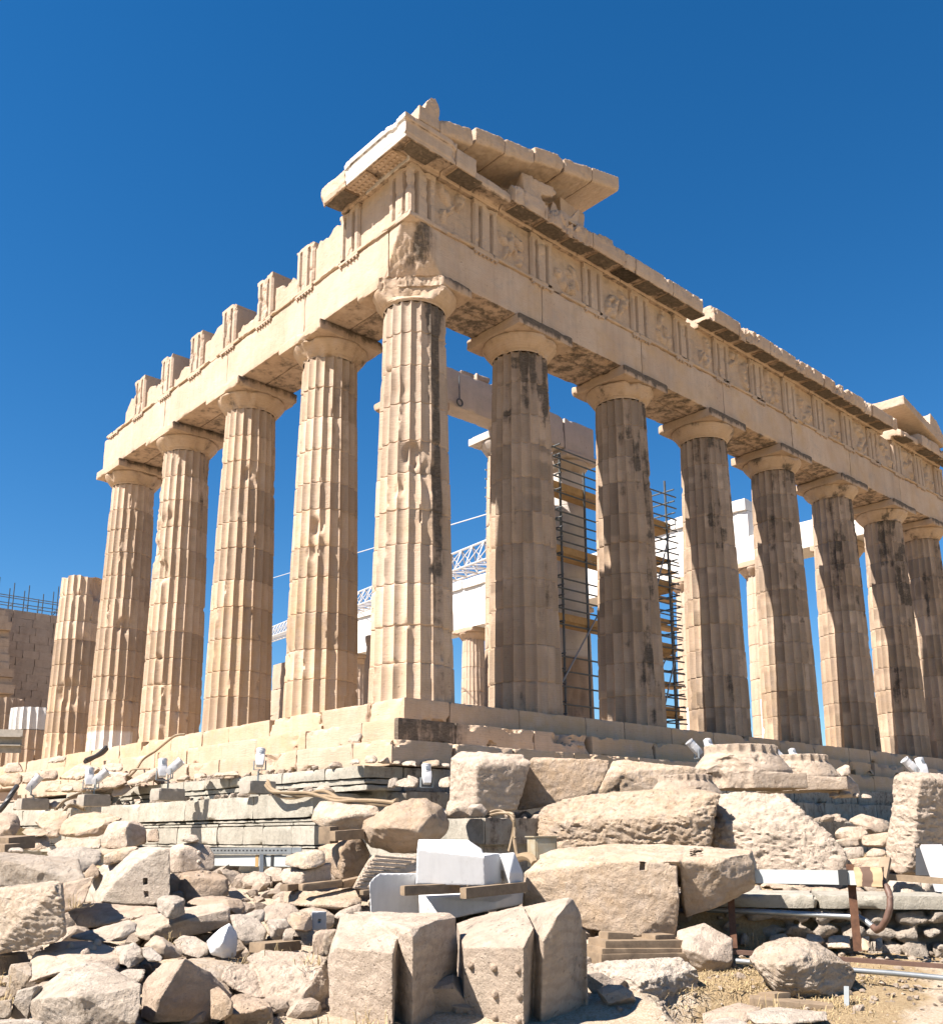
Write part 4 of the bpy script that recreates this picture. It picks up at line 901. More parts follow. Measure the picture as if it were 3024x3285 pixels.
# ---- long slab on timbers
R('huge long slab with a broken right end resting on timbers', 9, 10.8, None, [
    [(1682, 2800, .05), (1735, 2755, .2), (1790, 2752, .3), (1955, 2768, -.05), (2105, 2768, 0), (2170, 2780, .1), (2178, 2880, .05), (2165, 2965, .1), (2168, 3000, .15), (2050, 3005, -.05), (1880, 2980, 0), (1677, 2910, .1), (1690, 2850, 0), (1700, 2910, 1.0), (1750, 2765, 1.0), (2165, 2990, 1.1), (2150, 2780, 1.0)],
    [(1790, 2722, .7), (1730, 2745, .5), (2000, 2707, 1.2), (2190, 2712, 1.25), (2180, 2765, .15), (1870, 2760, .15), (1740, 2760, .3), (2185, 2850, .9), (1740, 2800, .9)],
    [(2180, 2765, .25), (2190, 2712, 1.25), (2412, 2728, 1.35), (2430, 2800, 1.2), (2424, 2850, 1.0), (2360, 2888, .7), (2280, 2920, .5), (2200, 2945, .45), (2235, 2790, .4), (2330, 2780, .55), (2400, 2745, .9), (2185, 2900, .5), (2200, 2930, 1.5), (2400, 2840, 1.5)]], 'c', kind='stone', amp=.030, f=2.2, name='marble_slab', cat='slab', sockets=[(2052, 2764, 2073, 2792, .12), (2215, 2722, 2255, 2748, .12)])
# ---- new marble
o = R('bright new white marble block with cut facets on timber beams', 9, 11.4, None, [
    [(1334, 2838, 0), (1555, 2842, 0), (1338, 2724, 0), (1552, 2748, 0), (1342, 2692, .5), (1500, 2694, .55), (1545, 2724, .5), (1334, 2836, .9), (1555, 2838, .9)],
    [(1552, 2745, .0), (1602, 2738, .36), (1609, 2835, .34), (1556, 2841, .0), (1500, 2735, .6), (1600, 2835, .9)],
    [(1602, 2740, .36), (1650, 2735, .42), (1678, 2802, .42), (1678, 2838, .42), (1634, 2838, .20), (1634, 2802, .20), (1612, 2760, .27), (1640, 2740, .9), (1676, 2830, .9), (1600, 2830, .9)]], 'w', kind='smooth', amp=.004, px=1.2, turn=.22, name='white_marble_block', group='new white marble pieces')
R('low white slab under the timber beams, veined', 9, 11.8, None, [[(1284, 2872, .1), (1592, 2895, -.1), (1592, 2917, -.1), (1460, 2946, -.15), (1284, 2940, .1), (1400, 2858, .9), (1680, 2855, .6), (1675, 2902, .5), (1300, 2860, .9), (1670, 2900, 1.2), (1300, 2930, 1.0)]], 'w', kind='smooth', amp=.004, px=1.8, name='white_marble_slab', cat='slab', group='new white marble pieces')
R('grey-white slab set on edge with a broken left rim', 6, 12.0, .28, [(1118, 310), (1150, 270), (1195, 236), (1480, 236), (1490, 560), (1130, 560)], 'w', kind='smooth', amp=.006, px=1.5, turn=-.55, name='white_marble_slab', cat='slab', group='new white marble pieces', shrink=.97)
Fg('orange-veined rough fragment leaning on the white slab', 6, 11.85, .2, [(1225, 410), (1240, 350), (1290, 318), (1330, 325), (1340, 380), (1325, 515), (1240, 520)], 't', attrs={'warm': .9})
o = R('cream marble piece cut with parallel grooves under the egg-shaped boulder', 2, 12.6, None, [[(990, 1505, -.05), (1035, 1420, 0), (1075, 1370, .05), (1105, 1300, .1), (1150, 1248, .25), (1470, 1262, .3), (1480, 1400, .2), (1120, 1500, -.05), (1000, 1500, .7), (1470, 1390, 1.0), (1150, 1260, 1.0)]], 'c', kind='smooth', amp=.006, px=1.5, turn=0, name='grooved_marble_piece')
# ridges run across its face
def ridges():
    mb = MB()
    for k in range(9):
        t = k/8; a = at(2, 1158-150*t, 1262+232*t, 12.66-.15*t); b = at(2, 1470-340*t, 1285+215*t, 12.85-.25*t)
        mb.tube([a, b], .020, 6)
    mb.build('ridge', CREAM, None, True)
    p = COL.objects['ridge']; p.parent = o; p.matrix_parent_inverse = Matrix.Translation(-o.matrix_basis.translation)
ridges()
B('egg-shaped brown boulder balanced on the grooved marble', 2, 13.0, .9, [(1055, 1090, .3), (1070, 1010, .35), (1180, 955, .3), (1300, 880, .3), (1430, 845, .4), (1545, 833, .5), (1650, 900, .6), (1712, 1010, .7), (1706, 1095, .65), (1600, 1185, .5), (1480, 1232, .4), (1280, 1245, .3), (1130, 1200, .25), (1150, 1060, -.05), (1320, 1040, -.25), (1480, 1080, -.2), (1320, 980, -.15), (1560, 980, .05)], 't', amp=.040)
B('pale long rock on a wooden bearer left of the egg-shaped boulder', 2, 14.0, .7, [(690, 1000, .1), (700, 920, .2), (760, 858, .35), (900, 868, .4), (1180, 898, .4), (1200, 945, .3), (1090, 1000, .1), (1050, 1080, .1), (890, 1092, -.05), (760, 1050), (860, 990, -.2), (1000, 960, -.05)], 'p', amp=.032)
R('angular block with a lit slope and a dark side below the pale rock', 2, 13.7, .7, [(735, 1200, .5), (970, 1122, .3), (1050, 1118, .5), (1130, 1240, .6), (1060, 1440, .4), (920, 1455, 0), (840, 1400, .1), (795, 1290, .1), (910, 1210, -.1), (940, 1330, -.1)], 't', amp=.028)
Fg('upper of two rough stones stacked left of the angular block', 2, 12.8, .45, [(497, 1330, 0), (500, 1258, .1), (600, 1230, .3), (720, 1222, .35), (785, 1232, .3), (787, 1320, .2), (660, 1360, -.1), (640, 1270, 0)], 'p', amp=.03)
Fg('lower of two rough stones stacked on a wooden bearer', 2, 12.8, .5, [(458, 1400, .1), (490, 1358, .2), (640, 1352, .2), (832, 1318, .4), (838, 1440, .3), (630, 1485, -.1), (480, 1468, 0), (625, 1380, -.1)], 'c', amp=.025)
# ---- rough middle blocks
R('long rough-dressed block in the middle right, left of a dark gap', 9, 14.2, .9, [(1725, 2690, 0), (1728, 2615, .1), (1746, 2590, .25), (1810, 2568, .4), (1910, 2552, .5), (1935, 2563, .45), (2050, 2540, .6), (2180, 2532, .6), (2285, 2535, .6), (2307, 2542, .6), (2288, 2590, .35), (2276, 2640, .25), (2276, 2725, .2), (1800, 2740, -.1), (1730, 2720, -.05), (1800, 2640, -.1), (2200, 2620, .05)], 'c', kind='hewn', amp=.045, f=2.6)
R('rough-dressed block sloping down at its right side, middle right', 4, 13.8, .9, [(175, 1045, .1), (170, 900, .15), (195, 770, .3), (222, 678, .5), (420, 662, .6), (700, 672, .65), (780, 750, .5), (840, 800, .4), (950, 920, .3), (1070, 1000, .25), (1140, 1070, .2), (1147, 1230, .1), (950, 1235, -.05), (480, 1230, -.1), (200, 1200, 0), (300, 900, 0), (620, 900, 0)], 'c', kind='hewn', amp=.048, f=2.6)
R('pitted upright block at the right edge, left face sunlit', 4, 13.6, None, [[(1438, 1140, .35), (1480, 960, .35), (1492, 880, .38), (1508, 545, .55), (1560, 515, .75), (1650, 520, .9), (1860, 528, 1.3), (1870, 1255, 1.2), (1640, 1258, .1), (1560, 1250, .05), (1490, 1210, .15), (1640, 1100, 0), (1680, 560, .2), (1655, 800, .1), (1900, 560, .6), (1900, 1250, .6), (1500, 1200, 1.0), (1560, 540, 1.3)]], 'c', kind='hewn', amp=.040, f=2.8)
R('squared block with a rough lit left end standing on the dark foundation', 3, 16.0, .9, [(100, 870, .35), (104, 540, .5), (160, 488, .7), (340, 488, .7), (640, 518, 1.0), (702, 570, .9), (690, 605, .85), (605, 730, .7), (585, 850, .6), (592, 930, .6), (420, 948, .3), (290, 900, 0), (300, 590, .05), (320, 560, .15)], 'c', kind='pitted', amp=.03)
R('long shaded block with a flat top and dark patches, middle of the row', 3, 16.5, .8, [(690, 560, .1), (712, 530, .3), (1020, 540, .5), (1292, 548, .8), (1265, 640, .7), (1192, 790, .5), (1000, 835, .3), (780, 905, .1), (605, 925, 0), (592, 850, 0), (610, 740, 0)], 't', kind='pitted', amp=.02, attrs={'stain': .22})
R('long tawny block behind the upturned capitals, right end of the row', 3, 17.2, .8, [(1195, 790, 0), (1270, 620, .1), (1300, 560, .3), (1400, 548, .5), (1540, 588, .6), (1850, 600, 1.0), (2000, 618, 1.2), (2000, 720, 1.1), (1700, 700, .6), (1590, 800, .3), (1200, 835, 0), (1380, 640, .1)], 'c', kind='pitted', amp=.028)
Fg('jagged white rock at the foot of the squared block', 3, 14.6, .4, [(62, 930, .05), (80, 842, .15), (160, 850, .2), (230, 850, .2), (290, 880, .2), (250, 972, 0), (90, 975, -.05), (150, 900, -.1)], 'p', amp=.035)
Fg('small cube-like stone beside the jagged white rock', 3, 14.4, .3, [(230, 905, 0), (260, 878, .1), (335, 870, .2), (385, 930, .2), (372, 970, .1), (240, 974, 0), (285, 900, -.05)], 'c')
R('weathered block carrying a small stone, right of the upturned capitals', 4, 21, .8, [(960, 545, .2), (1060, 530, .4), (1180, 535, .5), (1240, 600, .5), (1255, 690, .4), (1060, 700, -.1), (1000, 640, -.1), (1075, 560, -.1)], 'c', kind='pitted', amp=.02)
Fg('small pointed stone sitting on the weathered block', 4, 21, .4, [(1058, 525), (1085, 485, .1), (1150, 450, .2), (1183, 468, .2), (1188, 530, .1), (1120, 540, -.1)], 'c')
# ---- stones heaped by the right edge block
for (lab, w, t, pts, mt) in [
    ('highest stone of the heap left of the pitted upright block', 15.6, .6, [(1168, 860, .1), (1262, 815, .2), (1430, 858, .3), (1482, 930, .3), (1330, 952, .0), (1270, 900, -.05)], 'c'),
    ('flat stone with a dark broken side in the heap', 15.2, .5, [(1058, 940, 0), (1110, 905, .2), (1260, 898, .3), (1325, 940, .3), (1255, 1003, .1), (1080, 990, 0)], 'c'),
    ('thick cushion-shaped stone against the pitted upright block', 14.6, .5, [(1266, 1010, 0), (1275, 970, .1), (1475, 945, .2), (1475, 1040, .2), (1400, 1050, .0), (1275, 1045, -.05)], 't'),
    ('thin layer of stone under the cushion-shaped one', 15.0, .5, [(1070, 1005), (1190, 985, .2), (1245, 1005, .3), (1245, 1055, .2), (1085, 1055)], 'p'),
    ('grey broken stone with a dark face in the heap', 14.5, .4, [(1125, 1065), (1270, 1050, .2), (1285, 1120, .1), (1160, 1142, -.05)], 'p'),
    ('lens-shaped pale stone near the foot of the heap', 14.3, .4, [(1272, 1110, 0), (1350, 1062, .2), (1442, 1080, .2), (1425, 1115, .1), (1330, 1125, -.05)], 'p'),
    ('wide stone at the bottom of the heap behind the white duct', 14.0, .5, [(1140, 1145, 0), (1300, 1130, .2), (1425, 1120, .3), (1430, 1240, .1), (1150, 1240)], 'c')]:
    Fg(lab, 4, w, t, pts, mt, amp=.028)
# ---- upturned capitals
def upturned(label, Z, u, v, w, scale, rz, seed, tilt=(0, 0), cut=None):
    r, H, hw = .75, .73, 1.0; pr = [(r, -.22), (r, 0), (r*1.025, .05), (r*1.05, .075), (r*1.045, .085), (r*1.08, .11), (r*1.19, .24), (r*1.29, .36), (r*1.345, .44), (r*1.32, .50)]
    hs = H*.42; scz = (H-hs)/.52; n = 120; V = []
    for q, (rr, z) in enumerate(pr):
        for k in range(n):
            a = 2*PI*k/n; fl = (((k*20/n) % 1)*2-1)**2; rx = rr*(1-.085*(1-fl)) if q < 2 else rr
            V.append((rx*math.cos(a), rx*math.sin(a), H-(z*scz)))      # flipped: neck uppermost
    bm = bmesh.new(); vs = [bm.verts.new(p) for p in V]
    for i in range(len(pr)-1):
        for k in range(n): bm.faces.new((vs[i*n+k], vs[i*n+(k+1) % n], vs[(i+1)*n+(k+1) % n], vs[(i+1)*n+k]))
    bm.faces.new(vs[:n]); bm.faces.new(vs[-n:])
    g = bmesh.ops.create_cube(bm, size=2); bmesh.ops.scale(bm, vec=(hw, hw, hs/2), verts=g['verts']); bmesh.ops.translate(bm, vec=(0, 0, hs/2+.01), verts=g['verts'])
    bmesh.ops.recalc_face_normals(bm, faces=bm.faces[:])
    me = remesh_bm(bm, .026); V, N = vn(me); off = np.array([seed*2., seed, seed*3.])
    d = np.clip(fbm(V*1.1+off, 4, .6)-.25, 0, 1)*.35; rad = V.copy(); rad[:, 2] = 0; L = np.linalg.norm(rad, axis=1)
    V = V-N*(d*sm(L, .35, .8))[:, None]
    if cut is not None:
        for (ang, c) in cut:
            dirv = np.array([math.cos(ang), math.sin(ang)]); s = V[:, 0]*dirv[0]+V[:, 1]*dirv[1]-c+.16*fbm(V*2.2+off, 4); k = np.clip(s, 0, None); V[:, 0] -= dirv[0]*k; V[:, 1] -= dirv[1]*k
    V = V*scale; c, s = math.cos(rz), math.sin(rz); V = V@np.array([[c, s, 0], [-s, c, 0], [0, 0, 1]])
    V[:, 2] += V[:, 0]*tilt[0]+V[:, 1]*tilt[1]
    me.vertices.foreach_set('co', V.ravel()); me.update(); roughen(me, seed, .010, 4)
    o = mesh_obj('column_capital', me, CREAM, None, True, {'warm': np.full(len(V), .15)}); o.location = at(Z, u, v, w); tag(o, label, 'capital', 'upturned column capitals'); return o
upturned('large upturned capital in the front, its left side broken rough', 4, 410, 640, 19.0, .95, A_(48), 3, (.0, .02), cut=[(A_(150), .85)])
upturned('upturned capital behind the large one, chipped square slab', 4, 820, 655, 21.0, .86, A_(35), 5, (0, 0), cut=[(A_(150), .8)])
upturned('low upturned capital sunk behind the long rough block', 3, 1850, 912, 16.0, .60, A_(40), 8, (0, 0), cut=[(A_(190), .9)])

# ---- left field of blocks
R('long tilted slab cut by the left edge, dark chipped front and sunlit top', 5, 12.0, None, [[(-60, 70, .9), (0, 78, .9), (200, 92, .8), (420, 110, .75), (578, 136, .7), (575, 212, .2), (622, 268, .1), (620, 300, .05), (430, 325, -.05), (-60, 335, -.1), (-60, 130, -.1), (110, 160, -.1), (320, 225, -.08), (420, 250, 0), (-60, 300, 1.1), (560, 290, .9)]], 'g', amp=.034)
R('large rough block at the left edge under the tilted slab', 5, 9.6, .9, [(-60, 365, .1), (0, 348, .15), (120, 330, .2), (430, 298, .3), (457, 312, .3), (470, 500, .1), (485, 690, .05), (400, 745, 0), (100, 815, -.1), (-60, 845, -.1), (440, 330, .0), (200, 560, -.15)], 'p', kind='hewn', amp=.036)
R('brown shaded block squeezed behind the large rough block', 5, 11.6, .7, [(450, 320), (560, 290, .2), (700, 258, .3), (640, 380, .2), (615, 470), (480, 525)], 't', kind='pitted')
o = R('pale wedge slab with a long curved sunlit edge and small holes', 5, 12.6, None, [[(752, 445, -.05), (800, 372, -.02), (862, 290, 0), (1000, 165, .05), (1152, 72, .1), (1258, 48, .15), (1262, 400, .1), (1140, 472, .05), (900, 470, 0), (612, 455, .75), (642, 345, .8), (742, 185, .85), (900, 68, .9), (1090, 38, .9), (1200, 38, .7), (1240, 380, .9)]], 'p', kind='smooth', amp=.022, name='marble_slab', cat='slab', sockets=[(1062, 272, 1092, 320, .12), (1070, 372, 1100, 408, .06)])
o = R('block with four pegs and a diagonal shadow beside the wedge slab', 5, 13.6, .6, [(1240, 60, .1), (1290, 20, .25), (1345, 12, .3), (1450, 5, .4), (1550, 40, .5), (1592, 105, .5), (1592, 212, .4), (1500, 225, .2), (1335, 235, 0), (1255, 238, -.02), (1340, 60, .02)], 'c', amp=.012, name='mutule_block')
bosses(o, 5, 13.58, [(1368, 88, .16), (1475, 85, .3), (1365, 155, .1), (1472, 152, .24)], .034, 'p', 'gutta')
o = R('brownish block with low pegs on its top and a broken front', 5, 13.0, None, [[(1256, 240, .1), (1325, 228, .2), (1320, 400, .1), (1255, 392, 0), (1300, 380, .5)], [(1400, 228, .45), (1500, 214, .7), (1640, 244, .85), (1692, 272, .6), (1700, 400, .4), (1480, 445, .0), (1370, 442, -.05), (1400, 260, .05), (1660, 290, .4), (1320, 240, .3), (1310, 430, .1), (1500, 400, 1.0)]], 't', name='mutule_block', amp=.028)
bosses(o, 5, 13.35, [(1440, 245, .05), (1490, 236, .15), (1545, 240, .22), (1460, 262, -.1)], .035, 't', 'gutta')
R('long thin slab lying under the wedge slab, pointing right', 5, 11.6, None, [[(470, 560, 0), (480, 520, .2), (522, 498, .4), (592, 464, .7), (722, 455, .8), (1000, 476, .9), (1165, 482, .9), (1180, 535, .4), (800, 612, -.05), (560, 668, -.1), (485, 612, -.05), (600, 540, .05), (1160, 520, .5), (600, 600, .9), (1100, 540, 1.1)]], 't', name='marble_slab', cat='slab', amp=.024)
R('long broken beam-like block with a small cubic stone on top', 5, 10.7, None, [[(995, 578, .25), (1180, 530, .55), (1380, 500, .7), (1640, 454, .95), (1705, 490, .8), (1706, 612, .55), (1500, 682, .3), (1240, 722, .0), (1110, 732, -.1), (990, 702, 0), (1110, 690, -.12), (1175, 640, -.08), (1285, 606, .0), (1420, 570, .15), (1690, 515, .55), (1650, 610, 1.3), (1050, 700, .8), (1020, 600, .8)]], 'c', amp=.026)
Fg('small whitish cubic stone with a groove sitting on the long block', 5, 10.75, .35, [(1160, 430, .1), (1205, 405, .15), (1290, 392, .25), (1376, 430, .25), (1374, 545, .2), (1282, 573, -.05), (1240, 568, -.08), (1162, 508, 0), (1280, 470, -.08)], 'p', amp=.036)
Fg('flat pointed stone lying in front of the long block', 5, 10.1, None, [[(498, 712, 0), (700, 648, .2), (900, 600, .4), (992, 578, .5), (1013, 612, .35), (1000, 672, .15), (880, 746, -.1), (650, 738, -.08), (920, 625, .1), (900, 690, .6), (600, 715, .4), (980, 650, .8)]], 'p', amp=.03)
R('brown rounded block behind the cubic stone', 5, 11.7, .6, [(1375, 455, 0), (1440, 420, .2), (1660, 404, .4), (1782, 440, .4), (1822, 500, .3), (1790, 552, .1), (1700, 500, -.1), (1500, 490, -.1), (1680, 430, .05)], 't', amp=.03)
o = R('block with four worn pegs on its slanting top, lower left', 5, 9.0, None, [[(190, 1000, .0), (200, 960, .15), (262, 818, .45), (345, 806, .6), (560, 910, .2), (640, 950, -.05), (430, 965, -.1), (190, 1042, -.1), (300, 1040, .3), (300, 900, .9)], [(345, 810, .55), (366, 745, .9), (500, 738, 1.1), (745, 742, 1.2), (865, 795, 1.0), (905, 855, .7), (885, 935, .5), (832, 978, .25), (632, 908, .0), (640, 960, -.03), (700, 985, .1), (420, 940, .2), (500, 960, 1.0), (800, 960, 1.1)]], 'c', kind='stone', amp=.018, name='mutule_block')
bosses(o, 5, 9.5, [(522, 785, .22), (680, 798, .22), (630, 832, -.03), (720, 756, .5)], .045, 'c', 'gutta')
Fg('broken lump right of the pegged block', 5, 9.4, .5, [(845, 770, .3), (1000, 752, .4), (1052, 800, .4), (1060, 870, .3), (990, 932, 0), (880, 912, -.05), (900, 850, -.02)], 'p', amp=.034)
Fg('angular cream stone with a dark broken flank', 5, 9.6, .4, [(1066, 775, 0), (1150, 705, .2), (1200, 708, .25), (1352, 812, .3), (1357, 862, .2), (1230, 872, 0), (1200, 825, -.05), (1210, 760, -.05)], 'c', amp=.03)
Fg('greyish stone half in shade under the angular cream stone', 5, 9.4, .35, [(1055, 785, .1), (1120, 780, .2), (1205, 860, .1), (1195, 895, 0), (1100, 890, 0), (1058, 850)], 'g')
Fg('smooth whitish stone with an oval outline', 5, 9.9, .4, [(1278, 738, .1), (1350, 692, .2), (1450, 704, .3), (1560, 770, .3), (1552, 836, .2), (1470, 860, 0), (1360, 848, -.05), (1300, 790, -.05)], 'p', amp=.02)
Fg('bright white pointed stone standing on its edge', 5, 9.8, .35, [(1535, 742, 0), (1620, 660, .1), (1702, 600, .2), (1766, 692, .3), (1742, 852, .2), (1650, 868, 0), (1562, 832, -.05), (1640, 760, -.1)], 'w', kind='stone', amp=.03)
rock('marble_slab', 'low flat slab behind the block with the lit left face', 'slab', 5, 9.3, None, [[(1380, 885, 0), (1392, 868, .3), (1600, 862, .7), (1790, 872, .8), (1800, 930, .4), (1640, 1055, -.1), (1540, 980, -.15), (1420, 900, -.1), (1750, 960, .9), (1420, 960, .8)]], 'g', amp=.024)
R('pale flaked block leaning behind the bright white stone', 6, 10.6, .6, [(85, 545, .2), (290, 555, .5), (362, 680, .3), (350, 745, .2), (200, 762, -.05), (120, 640, 0), (155, 720, -.1)], 'p', amp=.026)
R('grey squared piece with a rectangular socket, shaded front', 6, 10.0, .4, [(478, 690, .0), (500, 650, .2), (560, 640, .3), (700, 650, .35), (718, 700, .3), (695, 778, .2), (480, 745, 0)], 'g', kind='pitted', amp=.014, sockets=[(556, 706, 612, 736, .10)])
Fg('tan stone with a rounded split face sitting on the grey socketed piece', 6, 10.0, .35, [(505, 560, .1), (560, 520, .2), (650, 515, .3), (690, 545, .3), (697, 660, .25), (640, 672, .0), (560, 655, -.08), (515, 600, 0), (570, 650, -.1)], 't', amp=.016)
R('smooth grey block with a small square mark and a round hole', 6, 10.5, .35, [(690, 520, 0), (705, 515, .1), (802, 518, .2), (802, 655, .2), (695, 660, 0)], 'w', kind='smooth', amp=.004, name='white_marble_block', group='new white marble pieces', attrs={'tint': -.5}, sockets=[(738, 578, 756, 598, .05)])
R('pale block with a sharp ridge left of the grey socketed piece', 6, 10.4, .5, [(365, 600, .0), (372, 575, .2), (500, 572, .4), (540, 640, .3), (475, 690, .05), (470, 750, 0), (395, 720, -.05), (425, 650, -.12)], 'p', amp=.02)
R('broad cream block with a flaked front, centre left below the timbers', 6, 12.2, .8, [(488, 370, .2), (520, 350, .4), (1000, 345, .8), (1060, 380, .6), (1058, 460, .3), (880, 500, .0), (640, 480, -.1), (490, 460, 0), (960, 470, 0)], 'c', amp=.028)
R('low wide block with a fluted right end before the white slab', 6, 11.2, .7, [(860, 560, 0), (900, 520, .2), (1060, 460, .5), (1060, 520, .4), (920, 540, .1), (890, 575, 0)], 'c')
R('cream block lying in sun left of the tan split stone', 6, 11.4, .6, [(335, 500, .1), (360, 470, .3), (560, 460, .5), (600, 520, .3), (500, 580, 0), (350, 600, -.1)], 'c', amp=.024)
Fg('dark broken stone in shade below the big upright block, left side', 6, 9.6, .4, [(700, 700), (720, 665, .2), (880, 650, .3), (870, 740, .2), (810, 850), (700, 850)], 't')
Fg('striped brown stone leaning on the tall upright block', 6, 9.2, .4, [(775, 720), (800, 668, .1), (870, 655, .2), (865, 770, .1), (805, 850), (780, 800)], 'g')
Fg('small dark triangular stone in the shade left of the ridge block', 6, 11.0, .3, [(165, 550), (280, 505, .1), (345, 500, .2), (340, 600, .1), (230, 560)], 'g')
# ---- middle left
R('angular block with a bright front and dark right side, middle left', 1, 15.8, .8, [(740, 850, .1), (762, 770, .15), (800, 682, .3), (850, 658, .4), (960, 662, .1), (1040, 665, .7), (1092, 740, .7), (1082, 822, .5), (940, 868, -.1), (830, 862, 0), (935, 700, -.05)], 'c', amp=.026)
Fg('rounded lump touching the right side of the angular block', 1, 15.9, .5, [(1086, 760, .1), (1110, 720, .2), (1170, 715, .3), (1186, 780, .3), (1180, 815, .1), (1085, 822)], 't')
R('long weathered boulder with a dark lower face, middle left', 1, 17.0, .9, [(418, 740, .1), (480, 655, .3), (560, 610, .4), (700, 588, .5), (805, 600, .6), (905, 640, .5), (830, 690, .2), (740, 772, 0), (600, 772, -.1), (470, 765, -.05), (500, 730, -.1), (760, 680, 0)], 't', amp=.034, name='boulder', cat='boulder')
R('tan block at the left of the long weathered boulder', 1, 17.8, .8, [(262, 660, 0), (320, 590, .3), (430, 578, .5), (525, 590, .5), (470, 690, .2), (430, 775, 0), (370, 778, -.1), (310, 700, -.1)], 'c', amp=.03)
R('brown rounded block cut by the left edge, middle', 1, 17.0, .8, [(-40, 610, .2), (60, 592, .3), (130, 608, .4), (152, 700, .3), (100, 775, 0), (-40, 790, -.1), (60, 690, -.1)], 't', amp=.034)
Fg('flat capping stone at the far left on a squared stone', 1, 15.8, .5, [(142, 745, 0), (180, 712, .2), (240, 706, .3), (372, 740, .3), (345, 770, .1), (200, 776, -.05)], 'c')
Fg('squared stone under the flat capping stone', 1, 15.8, .4, [(165, 855, 0), (175, 778, .1), (360, 772, .3), (378, 850, .2), (240, 880, -.1)], 'c')
R('shaded layered rock below the long weathered boulder', 1, 15.4, .7, [(405, 835, .1), (450, 798, .3), (550, 785, .4), (745, 790, .5), (748, 862, .2), (430, 865, 0)], 'g')
R('dark slab in shade behind the tilted slab, left', 1, 14.0, .7, [(335, 890, .1), (430, 858, .3), (600, 850, .4), (752, 888, .5), (748, 965, .3), (620, 1035, 0), (560, 960, -.05), (360, 930, 0)], 'g', amp=.03)
Fg('thin tan slab on edge between the dark slab and the wedge', 1, 13.2, .4, [(760, 910), (900, 895, .2), (925, 850, .3), (1040, 845, .3), (900, 960, .1), (770, 985)], 'c')
Fg('small tan heap stone below the dark slab', 1, 13.4, .4, [(625, 1040), (690, 960, .2), (735, 1020, .2), (730, 1075, .1), (640, 1090)], 't')
Fg('small white stone lying on the pegged block', 1, 13.9, .3, [(1335, 800), (1370, 748, .1), (1450, 765, .2), (1482, 805, .1), (1400, 815)], 'p')
R('low pale stone by the left edge below the stacked planks', 1, 14.5, .5, [(55, 890), (80, 852, .2), (160, 855, .3), (180, 890, .1)], 'p')
R('brown block filling the gap under the angular block', 1, 14.8, .5, [(740, 870, .1), (920, 862, .2), (925, 900, .1), (760, 910)], 't')
